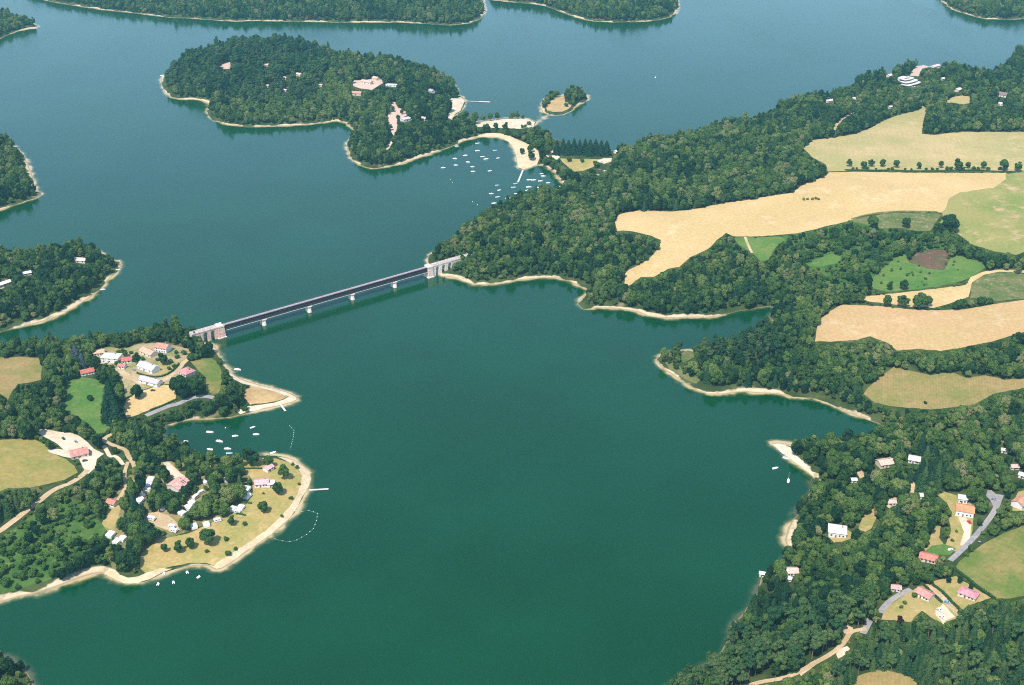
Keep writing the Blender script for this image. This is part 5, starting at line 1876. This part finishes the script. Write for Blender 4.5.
solo('broad', 906, 222.5, 5, 'solitary dark round tree in the middle of the scrubby strip', None, None, .2)
solo('broad', 949, 222.5, 9.5, 'big dark round tree at the corner of the green meadow', None, None, .15)
solo('broad', 937.5, 228, 5.5, 'smaller dark tree touching the left of the big dark round tree', None, None, .2)
solo('broad', 958.5, 245.5, 8.5, 'large dark tree at the right end of the bright green meadow', None, None, .25)
solo('broad', 982.5, 256, 5.5, 'middle tree in the hedge line right of the bright green meadow', None, None, .3)
solo('broad', 972, 252, 5, 'left tree in the hedge line right of the bright green meadow', None, None, .3)
solo('broad', 1006.5, 259, 7, 'greyish tree at the right end of the hedge line by the green meadow', None, None, .62)
solo('broad', 994, 257.5, 5, 'small tree left of the greyish tree in the hedge line', None, None, .4)
solo_row('broad', [(886, 300, 5.6), (902.5, 300, 6.6), (919, 300.5, 8.4), (927, 301, 5)], 'round tree in the short row above the pinkish tan field, %s from the left', 'trees above the pinkish tan field', None, .38)
solo_row('broad', [(889.6, 284.8, 4.2), (903.4, 284, 4.8)], 'small dark tree standing in the bright green meadow, %s from the left', 'small trees in the bright green meadow', None, .18)
solo_row('shrub', [(960, 303.5, 6), (970.6, 303.5, 4.6), (981.5, 301, 6), (990, 301, 4)], 'dark bush above the right part of the pinkish field, %s from the left', 'bushes above the pinkish field', 'bush', .15)
solo('shrub', 925, 402.8, 2.4, 'single dark bush in the brownish green hay meadow', None, 'bush', .1)
solo_row('shrub', [(803.5, 199.2, 1.8), (807.2, 199, 1.6), (812.5, 199, 1.7), (815.6, 198.3, 1.9), (818.6, 199.2, 1.6)], 'low brown bush on the big tan field, %s from the left', 'low brown bushes on the tan field', 'bush', .95)
solo_row('shrub', [(853, 169, 1.8), (856.5, 168.6, 1.5), (867, 168.4, 2.2), (876, 169.2, 1.6), (888, 169.3, 1.8), (892, 168.8, 2.0), (905, 169.3, 1.9), (911, 169.6, 1.5), (926, 169.4, 2.0), (932, 169, 2.2), (937, 169.2, 2.0), (947, 168.8, 2.6), (951, 168.4, 2.4), (963, 168.8, 2.6), (973, 168.6, 2.6), (978, 168.8, 2.4), (988, 169, 2.2), (1000, 168.5, 2.6)],
         'low bush in the hedgerow between two pale fields, %s from the left', 'low bushes in the hedgerow between pale fields', 'bush', .3)
# gardens on the eastern slope
solo_row('broad', [(948, 579.5, 2.8), (959.5, 579.5, 3.0), (969.6, 586.5, 3.2)], 'small dark tree beside the long hedge, %s from the left', 'small dark trees on the dry lawn', None, .08)
solo('shrub', 914, 595.2, 3.6, 'round green bush left of the salmon red bungalow', None, 'bush', .5)
solo_row('shrub', [(901, 606.5, 2.4), (904.5, 602.6, 2.6)], 'small light green bush on the dry lawn below the lane, %s from the left', 'small bushes on the lawn below the lane', 'bush', .62)
solo('broad', 899, 619.5, 4.6, 'small dark red leaved tree at the lower edge of the dry lawn', None, 'copper_tree', .5, .9, None, COPPER)
solo_row('shrub', [(937, 597, 1.8), (940, 571, 2.0), (944, 537, 2.2), (952, 540, 2.4), (956.5, 531, 1.8), (945, 516, 2.2)], 'small garden bush near the houses on the eastern slope, %s from the left', 'small garden bushes on the eastern slope', 'bush', .5)
# western hamlet
solo('conifer', 113, 397, 9.5, 'huge dark spruce right of the bright green lawn', None, 'spruce_tree', .1, .88)
solo('conifer', 108.5, 409, 7, 'dark spruce at the lower left foot of the huge spruce', None, 'spruce_tree', .12, .85)
solo('conifer', 117.5, 411, 7.5, 'dark spruce at the lower right foot of the huge spruce', None, 'spruce_tree', .2, .8)
solo('conifer', 77.5, 354, 5, 'tall bluish grey fir left of the hamlet', None, 'fir_tree', .5, .95, None, BLUEFIR)
solo('conifer', 83.5, 361, 4.4, 'shorter bluish grey fir at the foot of the tall one', None, 'fir_tree', .5, .85, None, BLUEFIR)
solo('broad', 102, 376, 6.8, 'round dark tree between the red roofed shed and the huge spruce', None, None, .22)
solo('broad', 138.5, 391, 7.4, 'round dark tree on the tan paddock below the hamlet', None, None, .12)
solo('broad', 163.5, 357.5, 6.6, 'round dark tree in front of the tall salmon roofed house', None, None, .2)
solo('broad', 137.5, 357.5, 4.6, 'narrow dark tree between the red roof and the pale lilac roof', None, None, .15, 1.35)
solo('broad', 125, 352, 4.4, 'small green tree behind the big bright white house', None, None, .4)
solo_row('broad', [(197.5, 479, 5.2), (191.5, 484.5, 5.4), (186, 490, 5.2), (180.5, 496.5, 5.4), (175.5, 502, 5.2), (170.5, 508, 4.8)], 'dark tree in the tight row beside the campsite hall, %s from the left', 'dark tree row beside the campsite hall', None, .06)
solo_row('broad', [(230, 496, 5.0), (225, 500.5, 5.2), (218.5, 505, 5.2), (211, 508.5, 5.2), (203, 511.5, 5.2), (195.5, 514, 5.0), (187.5, 517, 4.6)], 'tree in the curved row behind the lower caravans, %s from the left', 'curved tree row behind the lower caravans', None, .3)
solo_row('shrub', [(98, 360, 3.2), (106, 365, 3.2), (112, 366.5, 2.8), (118, 363, 3.6), (119.5, 352.5, 3.2), (131, 352.5, 2.4), (142.5, 358.5, 2.8), (157.5, 359.5, 2.6), (171, 361, 3), (174.5, 365.5, 3), (169, 368.5, 2.6), (177.5, 357, 2.8), (184, 352.5, 3.4), (176, 352, 2.6)], 'garden bush among the hamlet houses, %s from the left', 'garden bushes in the hamlet', 'bush', .45)
solo_row('broad', [(62, 573, 6), (71, 569, 6.5), (80, 563, 7), (90, 557, 7), (99, 549, 6.5), (107, 543, 6)], 'dark tree along the bank below the weedy slope, %s from the left', 'dark trees on the bank below the weedy slope', None, .02)
solo_row('broad', [(30, 537, 5), (38, 529, 6), (44, 533, 4.5), (66, 551, 4.5), (78, 543, 5.5), (35, 524, 4)], 'dark tree scattered on the weedy slope, %s from the left', 'dark trees on the weedy slope', None, .04)
solo_row('broad', [(390.5, 127, 2.8), (398.5, 117.5, 2.6), (402, 111.5, 2.2), (393, 109, 2.4)], 'small tree in the bare pinkish clearing on the island, %s from the left', 'small trees in the pinkish island clearing', None, .3)
solo('shrub', 90, 398, 3.8, 'dark bush alone in the bright green lawn', None, 'bush', .05)
solo('broad', 180, 384, 10, 'large dark tree below left of the steep pink roof', None, None, .1)
solo('broad', 196, 386, 9.5, 'large dark tree below right of the steep pink roof', None, None, .14)
solo('broad', 234, 395.5, 11, 'big round dark tree behind the pointed beach', None, None, .15)
solo('shrub', 220, 361.5, 4, 'round bush at the upper corner of the green lawn near the bridge', None, 'bush', .35)
solo('broad', 226, 376, 5, 'small round tree at the right edge of the green lawn', None, None, .3)
solo_row('shrub', [(192, 357, 5), (200, 354, 5), (209, 352.5, 4)], 'round bush in the line above the green lawn, %s from the left', 'bushes above the green lawn', 'bush', .35)
solo_row('shrub', [(224, 411, 7), (208, 410.5, 7), (245, 408, 4.5), (187, 413, 6.5), (178, 416, 6), (170, 418, 5)], 'dark bush on the bank above the small campsite bay, %s from the left', 'bushes on the bank above the campsite bay', 'bush', .2)
# campsite point
solo('broad', 252, 454.5, 10.5, 'big round dark tree at the upper end of the campsite point', None, None, .12)
solo('broad', 269, 460.5, 5.6, 'green tree right of the big round tree at the campsite point', None, None, .35)
solo('broad', 284.5, 471, 6.4, 'tall tree on the dry grass right of the snack hut', None, None, .45, 1.25)
solo('broad', 278.5, 487, 6.2, 'dark pointed tree right of the white kiosk', None, None, .2)
solo('broad', 263.5, 506, 5.8, 'solitary round tree on the campsite grass below the shower block', None, None, .35)
solo('broad', 209.5, 535, 9, 'large round tree on the campsite grass below the caravan row', None, None, .3)
solo('broad', 232, 519, 5, 'small tree at the right end of the caravan row', None, None, .3)
solo_row('broad', [(164.5, 547, 3.8), (179, 545, 6), (191, 542, 5.4)], 'round tree in the group of three on the campsite grass, %s from the left', 'three round trees on the campsite grass', None, .25)
solo('broad', 128, 558.5, 13, 'very big round dark tree above the cove beach', None, None, .12, .85)
solo('broad', 149, 531.5, 13, 'very big round dark tree in the middle of the campsite', None, None, .14, .85)
solo_row('shrub', [(226, 539, 3.2), (228, 553, 3.8), (236, 549, 2.4), (207, 551, 2.4), (244.6, 524, 3.0), (291, 498, 2.5), (282, 516, 2.0), (299, 484, 2.0), (297.5, 467, 2.4), (293, 464, 2.4), (263.5, 493.5, 1.5)], 'small bush on the dry grass by the campsite beach, %s from the left', 'small bushes by the campsite beach', 'bush', .4)
# isthmus and islet
solo_row('broad', [(486, 128, 4.8), (495.5, 126, 3.4), (505.5, 126, 4)], 'small tree on the white isthmus beach near the island, %s from the left', 'small trees on the isthmus beach', None, .25)
solo_row('shrub', [(522, 126.5, 2.4), (525.5, 126, 2.4), (529, 123.5, 2.6)], 'bush at the right end of the white isthmus beach, %s from the left', 'bushes on the white isthmus beach', 'bush', .6)
solo_row('broad', [(522, 151, 3), (530.5, 148.5, 3.8), (531, 155, 5)], 'dark tree in the clump on the marina beach, %s from the left', 'trees in the clump on the marina beach', None, .25)
solo_row('broad', [(514, 132.5, 4), (519, 133.5, 4.4), (525, 135, 4.6), (531, 137, 4.6), (537, 139.5, 4.8), (542, 144, 5.6), (548, 150, 5)], 'tree in the belt behind the marina beach, %s from the left', 'trees in the belt behind the marina beach', None, .32)
solo_row('broad', [(545, 161, 4.5), (553, 164, 5), (559, 168, 5.5), (563, 175, 5), (551, 160, 4)], 'tree on the bank right of the marina beach, %s from the left', 'trees on the bank right of the marina beach', None, .4)
solo_row('shrub', [(569, 160, 3.4), (582, 161, 2.6), (596, 164.5, 4.6)], 'round bush in the dry isthmus clearing, %s from the left', 'bushes in the isthmus clearing', 'bush', .35)
solo_row('broad', [(551, 96.5, 4.2), (556, 94, 4.4), (571, 93, 5), (577, 93, 5.6), (583, 94, 4.6), (547.5, 102, 2.8)], 'tree on the little islet, %s from the left', 'trees on the little islet', None, .42, .72)
solo_row('shrub', [(566, 105, 2.6), (570.5, 103, 2.6)], 'low bush on the little islet, %s from the left', 'bushes on the little islet', 'bush', .4)


# ------------------------------------------------------------------ hedges
def hedge(P, w, h, label, tint=.1):
    X, Y, Z = pix([p[0] for p in P], [p[1] for p in P])
    t = link('hedge', None)
    g = Geo()
    r = np.random.default_rng(int(P[0][0] * 10))
    x0, y0 = float(X[0]), float(Y[0])
    for i in range(len(X) - 1):
        a, b = np.array([X[i], Y[i]]), np.array([X[i + 1], Y[i + 1]])
        L = np.linalg.norm(b - a)
        d = (b - a) / L
        n = np.array([-d[1], d[0]])
        k = max(1, int(L / 1.6))
        for j in range(k):
            p = a + d * L * (j + .5) / k
            z = float(hgt(p[0], p[1]))
            g.lobe((p[0] - x0, p[1] - y0, z + h * .42), (1.25, 1.25 * w / 2, h * .52), r, .10)
            for q in range(12):
                o = p + d * r.uniform(-.9, .9) + n * r.uniform(-.5, .5) * w
                g.quad(np.array([o[0] - x0, o[1] - y0, z + h * r.uniform(.5, 1.05)]), np.array([n[0] * r.uniform(-1, 1), n[1] * r.uniform(-1, 1), 1.]), .32, r, True)
    o = t
    o_me = g.mesh('hedge', SHRUB)
    bpy.data.objects.remove(t)
    o = link('hedge', o_me, None, (x0, y0, 0))
    o['label'] = label
    o['category'] = 'hedge'
    o['tint'] = tint


hedge([(956.5, 571), (967, 579), (978, 588), (988, 595), (995, 600)], 1.8, 2.2, 'long dark clipped hedge along the left side of the mixed green meadow')
hedge([(928, 582), (934, 586.5), (941, 592), (947, 597.5), (952, 603), (957, 608), (962, 613)], 1.8, 2.0, 'clipped hedge between the gravel drive and the dry lawn')
hedge([(923.5, 585.5), (930, 592), (937, 598.5), (942, 603)], 1.5, 1.8, 'short clipped hedge right of the salmon red bungalow')
hedge([(137, 373.5), (142, 375.3), (148.6, 377), (155, 377.7), (161, 377), (167, 375), (172, 372), (176, 368), (179, 364)], 1.8, 1.8, 'curved dark hedge round the lawn of the pale lilac roofed house')
hedge([(150, 411), (157, 408.5), (163, 406), (170, 403), (177, 400)], 1.6, 1.6, 'dark hedge along the lower edge of the tan paddock', .15)
hedge([(845, 170.3), (860, 170.6), (875, 171), (890, 170.8), (905, 171.3), (920, 171.6), (935, 171.2), (950, 171), (965, 170.8), (978, 170.6), (990, 171)], 3.0, 1.8, 'low hedgerow under the line of trees between two pale fields', .2)
hedge([(240, 468.5), (247, 469), (255, 469), (262, 469.3)], 1.4, 1.5, 'short hedge above the pitch with the blue car', .2)
hedge([(241, 503), (247, 503.3), (252, 503.8)], 1.4, 1.5, 'short hedge between two caravan pitches, upper of the pair', .2)
hedge([(236, 514.5), (241, 515), (246, 516)], 1.4, 1.5, 'short hedge between two caravan pitches, lower of the pair', .2)
hedge([(851, 219.8), (858, 217.5), (866, 215.3), (880, 213), (899, 211.6), (918, 211.8), (937, 212.2)], 2.2, 1.0, 'thin brownish hedge along the lower edge of the big tan field', .9)
hedge([(928, 308.5), (940, 309.8), (952, 308.5), (962, 306.8)], 1.8, 1.2, 'thin hedge along the upper edge of the pinkish tan field', .3)

# ------------------------------------------------------------------ woods
ZONES_CONIFER = [np.array(p, float) for p in (
    [(862, 622), (884, 622), (912, 622), (930, 618), (950, 622), (962, 616), (970, 604), (1000, 600), (1060, 596), (1060, 720), (820, 720), (838, 660), (868, 656)],
    [(-40, 500), (0, 478), (20, 470), (38, 478), (44, 500), (20, 516), (-40, 545)],
    [(46, 470), (62, 466), (78, 476), (66, 500), (48, 506)],
    [(78, 462), (96, 452), (110, 470), (90, 500), (76, 490)],
    [(700, 608), (735, 602), (790, 612), (800, 625), (740, 628), (722, 630)],
    [(905, 455), (935, 450), (950, 480), (930, 500), (905, 480)],
)]
ZONES_PINE = [np.array(p, float) for p in (
    [(655, 690), (676, 668), (714, 650), (728, 630), (770, 626), (822, 616), (862, 600), (866, 628), (844, 640), (800, 668), (740, 690), (700, 720)],
    [(160, 60), (230, 38), (290, 40), (330, 60), (320, 100), (260, 110), (210, 95), (165, 90)],
    [(660, 340), (720, 335), (770, 330), (790, 352), (740, 372), (690, 365), (665, 352)],
)]
SCRUB_LEFT = np.array([(-120, 590), (0, 537), (18, 526), (32, 516), (44, 508), (58, 504), (70, 498), (82, 503), (92, 512), (100, 522), (108, 532), (117, 540), (114, 552), (100, 562), (86, 566), (70, 571), (50, 580), (30, 586), (10, 592), (0, 594), (-120, 640)], float)

SPN_ = ('broad', 'conifer', 'pine', 'shrub')
mask_poly([(552, 139), (612, 141), (612, 157), (552, 157)])
rg = np.random.default_rng(77)
SP0 = 6.5
ys = np.arange(505, 2960, SP0 * .88)
cand = []
for j, y in enumerate(ys):
    hw = (y * 0.9 + 480 * .45) * .52 + 90
    xs = np.arange(-hw, hw, SP0) + (j % 2) * SP0 / 2
    cand.append(np.stack([xs, np.full(xs.shape, y)], 1))
cand = np.vstack(cand)
SP1 = 5.0
extra = []
for j, y in enumerate(np.arange(520, 860, SP1 * .88)):
    xs = np.arange(60, 520, SP1) + (j % 2) * SP1 / 2
    extra.append(np.stack([xs, np.full(xs.shape, y)], 1))
extra = np.vstack(extra)
DENSE = (ZONES_CONIFER[0], ZONES_PINE[0])


def in_dense(c):
    qx, qy, _ = to_px(c[:, 0], c[:, 1], hgt(c[:, 0], c[:, 1]))
    return pip(DENSE[0], qx, qy) | pip(DENSE[1], qx, qy)


cand = np.vstack([cand[~in_dense(cand)], extra[in_dense(extra)]])
cand += rg.uniform(-.36, .36, cand.shape) * SP0
d = gsample(GD, cand[:, 0], cand[:, 1])
z = hgt(cand[:, 0], cand[:, 1])
px, py, s = to_px(cand[:, 0], cand[:, 1], z)
keep = (d > 1.0) & (px > -90) & (px < W + 110) & (py > -22) & (py < H + 70)
# beach belt of varying width
bw = .8 + (2.6 + 4.2 * (vnoise(cand[:, 0], cand[:, 1], 55, 5) * .5 + .5)) * bank_k(px, py)
keep &= d > bw
# thin out the far rows, where each crown is bigger
keep &= rg.random(len(cand)) < np.where(cand[:, 1] > 1900, .74, np.where(cand[:, 1] > 1350, .88, .94))
cand, d, z, px, py, s, bw = (a[keep] for a in (cand, d, z, px, py, s, bw))
N_ = len(cand)
sp = np.full(N_, 0)         # 0 broad 1 conifer 2 pine 3 shrub
for Q in ZONES_CONIFER:
    k = pip(Q, px, py)
    u_ = rg.random(N_)
    sp[k & (u_ < .92)] = 1
    if Q is ZONES_CONIFER[0]:
        sp[k & (u_ < .22)] = 2
for Q in ZONES_PINE:
    k = pip(Q, px, py)
    sp[k & (rg.random(N_) < .80)] = 2
sp[(sp == 0) & (rg.random(N_) < .05)] = 1
scr = pip(SCRUB_PX, px, py)
sl = pip(SCRUB_LEFT, px, py)
kill = scr & (rg.random(N_) < .12) | sl & (rg.random(N_) < .04)
sp[(scr | sl) & (rg.random(N_) < np.where(sl, .97, .66))] = 3
edge = d < bw + 5
big = np.clip(1.0 + .16 * vnoise(cand[:, 0], cand[:, 1], 60, 8) + rg.normal(0, .22, N_), .55, 1.7)
big *= np.where(cand[:, 1] > 1900, 1.12, np.where(cand[:, 1] > 1350, 1.0, .95))
big[edge] *= rg.uniform(.55, .95, edge.sum())
big[sp == 2] *= 1.08
big[sp == 1] *= 1.05
big[(sp == 3) & scr] *= 1.3
big[(sp == 3)] *= rg.uniform(.8, 1.7, (sp == 3).sum())
var = np.array([rg.integers(len(TREE[('broad', 'conifer', 'pine', 'shrub')[q]])) for q in sp])
ph = np.array([PROTO_H[('broad', 'conifer', 'pine', 'shrub')[q]][v] for q, v in zip(sp, var)])
pr = np.array([PROTO_R[('broad', 'conifer', 'pine', 'shrub')[q]][v] for q, v in zip(sp, var)])
sz = big * rg.uniform(.78, 1.30, N_)
Ht, Rr = ph * sz, pr * big


def blocked(Ht, Rr):
    r_ = np.zeros(N_, bool)
    for fz, fx in ((0, 0), (.25, 0), (.5, 0), (.5, .72), (.5, -.72), (.78, .45), (.78, -.45), (.97, 0)):
        qx, qy, _ = to_px(cand[:, 0] + fx * Rr, cand[:, 1], z + Ht * fz)
        r_ |= is_open(qx, qy)
    return r_


rej = blocked(Ht, Rr)
# where a full grown tree would stand in front of open ground, try a young one, then a shrub
for nsp, k1 in ((0, .58), (3, 1.0), (3, .62)):
    m = rej & (rg.random(N_) < .95)
    sp = np.where(m, nsp, sp)
    big = np.where(m, k1 * rg.uniform(.85, 1.15, N_), big)
    nm = SPN_[nsp]
    var = np.where(m, rg.integers(0, len(TREE[nm]), N_), var)
    ph = np.where(m, np.array(PROTO_H[nm])[var % len(TREE[nm])], ph)
    pr = np.where(m, np.array(PROTO_R[nm])[var % len(TREE[nm])], pr)
    sz = np.where(m, big * rg.uniform(.9, 1.1, N_), sz)
    Ht, Rr = ph * sz, pr * big
    rej = (rej & ~m) | (m & blocked(Ht, Rr))
rej |= kill
ok = ~rej
cand, d, z, px, py, s, sp, big, var, sz, Ht, Rr = (a[ok] for a in (cand, d, z, px, py, s, sp, big, var, sz, Ht, Rr))
N_ = len(cand)
tint = np.clip(.38 + .08 * (sp == 3) + .28 * (sp == 2) + .10 * (sp == 1) + .20 * vnoise(cand[:, 0], cand[:, 1], 75, 12) + .10 * vnoise(cand[:, 0], cand[:, 1], 26, 13) + rg.normal(0, .23, N_) * np.where(sp == 3, .55, 1), 0.02, .93)
rotz = rg.uniform(0, 6.283, N_)
sq = rg.uniform(.90, 1.10, N_)
cx, cy, cs = to_px(cand[:, 0], cand[:, 1], z + Ht * .6)
inview = (cx > 4) & (cx < W - 4) & (cy > 4) & (cy < H - 4)


def where_is(x, y):
    """which wood a tree belongs to"""
    if y > 600 and x < 60:
        return 'near'
    if x < 320 and y > 315:
        return 'west'
    if x < 150 and 225 < y <= 340:
        return 'headland'
    if x < 60 and 120 < y <= 225:
        return 'cape'
    if x < 60 and y <= 60 and y > 8:
        return 'corner'
    if y < 27 and x < 500:
        return 'north'
    if y < 27 and x < 720:
        return 'north_mid'
    if y < 27:
        return 'north_east'
    if x < 545 and y < 175:
        return 'island'
    if x >= 640 and y >= 424:
        return 'slope'
    if y >= 300 and x >= 640 and not (x < 790 and y < 322):
        return 'middle'
    if y >= 140 and x >= 715 and not (x < 830 and y < 205):
        return 'scrub' if y < 300 else 'middle'
    if y < 140 and x > 800:
        return 'hill'
    return 'ridge'


WOOD_TXT = {
    'near': ('wooded point in the near bottom left corner of the lake', 'near bottom left point'),
    'west': ('broken woodland round the hamlet and campsite on the western peninsula', 'western peninsula between hamlet and campsite'),
    'headland': ('dense wood on the narrow western headland with two pale houses', 'western headland'),
    'cape': ('dense wood on the rounded cape cut by the left edge', 'rounded western cape'),
    'corner': ('small wooded tip far away in the upper left corner', 'upper left tip'),
    'north': ('long band of distant wood along the far northern shore', 'far northern shore'),
    'north_mid': ('distant wooded point right of the long northern shore', 'second far point'),
    'north_east': ('distant wooded tip in the upper right corner', 'upper right tip'),
    'island': ('wood covering the big island with scattered cabins', 'big island'),
    'slope': ('dense wood on the near eastern slope around the red roofs', 'near eastern slope'),
    'middle': ('wooded point and belts below the pinkish tan field', 'wooded point below the pinkish field'),
    'scrub': ('patchy scrub and trees round the bright green meadow', 'scrub round the bright green meadow'),
    'hill': ('wood on the far hill around the white terraced house', 'far hill round the terraced house'),
    'ridge': ('broad wood between the bridge and the big tan field', 'broad wood right of the bridge'),
}
SPN = ('broad', 'conifer', 'pine', 'shrub')
LIMIT = {0: 200, 1: 220, 2: 150, 3: 70}
single = np.zeros(N_, bool)
for q, lim in LIMIT.items():
    idx = np.where((sp == q) & inview)[0]
    idx = idx[np.argsort(-(cs[idx] * Rr[idx] * (1 + .0 * cy[idx])))][:lim]
    single[idx] = True
TXT_SP = {0: 'green broadleaf tree', 1: 'dark conifer', 2: 'tall pine', 3: 'low rounded shrub'}
for i in np.where(single)[0]:
    w = where_is(px[i], py[i])
    lab = '%s on the %s' % (TXT_SP[int(sp[i])], WOOD_TXT[w][1])
    place_tree(SPN[sp[i]], int(var[i]), cand[i, 0], cand[i, 1], z[i] - .1, rotz[i], (big[i], big[i] * sq[i], sz[i]), tint[i], lab, '%ss on the %s' % (TXT_SP[int(sp[i])], WOOD_TXT[w][1]))
WN = {}
for i in np.where(~single)[0]:
    WN.setdefault((where_is(px[i], py[i]), int(sp[i])), []).append((cand[i, 0], cand[i, 1], z[i] - .1, rotz[i], big[i], big[i] * sq[i], sz[i], tint[i], var[i]))
SPW = {0: ('forest', 'broadleaf part of the '), 1: ('conifer_forest', 'scattered dark conifers in the '), 2: ('pine_forest', 'pines in the '), 3: ('scrub', 'low shrubs in the ')}
for (w, q), rows in WN.items():
    if w == 'scrub' and q == 3:
        for bx_, by_ in zip(rg.uniform(878, 980, 60), rg.uniform(256, 289, 60)):
            if pip(np.array([(880, 275), (896, 260), (945, 252), (980, 264), (955, 280), (915, 288), (880, 287)], float), [bx_], [by_])[0] and not (905 < bx_ < 950 and by_ < 271 and rg.random() < .8):
                X_, Y_, Z_ = pix1(bx_, by_)
                k_ = rg.uniform(.4, 1.0)
                rows.append((X_, Y_, Z_, rg.uniform(0, 6), k_, k_, k_, rg.uniform(.25, .7), int(rg.integers(3))))
    make_wood(SPW[q][0], SPN[q], rows, SPW[q][1] + WOOD_TXT[w][0], 'scrub' if q == 3 else 'wood')
print('TREES', N_, 'single', int(single.sum()), {SPN[k]: int((sp == k).sum()) for k in range(4)})

build_ground(MATS)
print('GROUND built')


# ------------------------------------------------------------------ air, light, camera
def haze():
    g = Geo()
    box(g, -5200, 5200, -250, 6800, -9, 575)
    m, nt, N, L = new_mat('haze')
    out = N.new('ShaderNodeOutputMaterial')
    v = N.new('ShaderNodeVolumePrincipled')
    v.inputs['Color'].default_value = (.30, .78, .90, 1)
    v.inputs['Density'].default_value = HAZE
    v.inputs['Anisotropy'].default_value = 0.2
    L.new(v.outputs[0], out.inputs['Volume'])
    o = link('haze', g.mesh('haze', m))
    o['kind'] = 'stuff'
    o['label'] = 'thin bluish summer haze over the whole lake'
    o['category'] = 'haze'


HAZE = 0.00007
haze()
SUN_AZ, SUN_EL = rad(241), rad(59)       # direction towards the sun: from the left and slightly behind
sd = bpy.data.lights.new('sun', 'SUN')
sd.energy = 3.5
sd.angle = rad(.53)
sd.color = (1.0, .95, .87)
so = bpy.data.objects.new('sun', sd)
COL.objects.link(so)
dirv = Vector((math.cos(SUN_EL) * math.cos(SUN_AZ), math.cos(SUN_EL) * math.sin(SUN_AZ), math.sin(SUN_EL)))
so.rotation_euler = dirv.to_track_quat('Z', 'Y').to_euler()
so.location = (0, 0, 1500)
w = bpy.data.worlds.new('World')
SC.world = w
w.use_nodes = True
nt = w.node_tree
nt.nodes.clear()
ow = nt.nodes.new('ShaderNodeOutputWorld')
bg = nt.nodes.new('ShaderNodeBackground')
sk = nt.nodes.new('ShaderNodeTexSky')
sk.sky_type = 'NISHITA'
sk.sun_disc = False
sk.sun_elevation = SUN_EL
sk.sun_rotation = math.pi / 2 - SUN_AZ
sk.altitude = 300
sk.air_density = 1.0
sk.dust_density = .8
sk.ozone_density = 1.1
bg.inputs['Strength'].default_value = .15
nt.links.new(sk.outputs[0], bg.inputs[0])
nt.links.new(bg.outputs[0], ow.inputs[0])

cd = bpy.data.cameras.new('camera')
co = bpy.data.objects.new('camera', cd)
COL.objects.link(co)
co.location = (0, 0, CAMH)
co.rotation_euler = (math.pi / 2 - PITCH, 0, 0)
cd.sensor_fit = 'HORIZONTAL'
cd.sensor_width = 36
cd.lens = 36 * FPX / W
cd.clip_start = 1
cd.clip_end = 30000
SC.camera = co
SC.view_settings.view_transform = 'Standard'
SC.view_settings.look = 'None'
SC.view_settings.exposure = .80
SC.view_settings.gamma = 1
SC.cycles.max_bounces = 6
SC.cycles.diffuse_bounces = 1
SC.cycles.glossy_bounces = 2
SC.cycles.transmission_bounces = 2
SC.cycles.transparent_max_bounces = 8
SC.cycles.volume_bounces = 0
SC.cycles.use_denoising = False
SC.cycles.pixel_filter_type = 'BLACKMAN_HARRIS'
SC.cycles.filter_width = 1.1
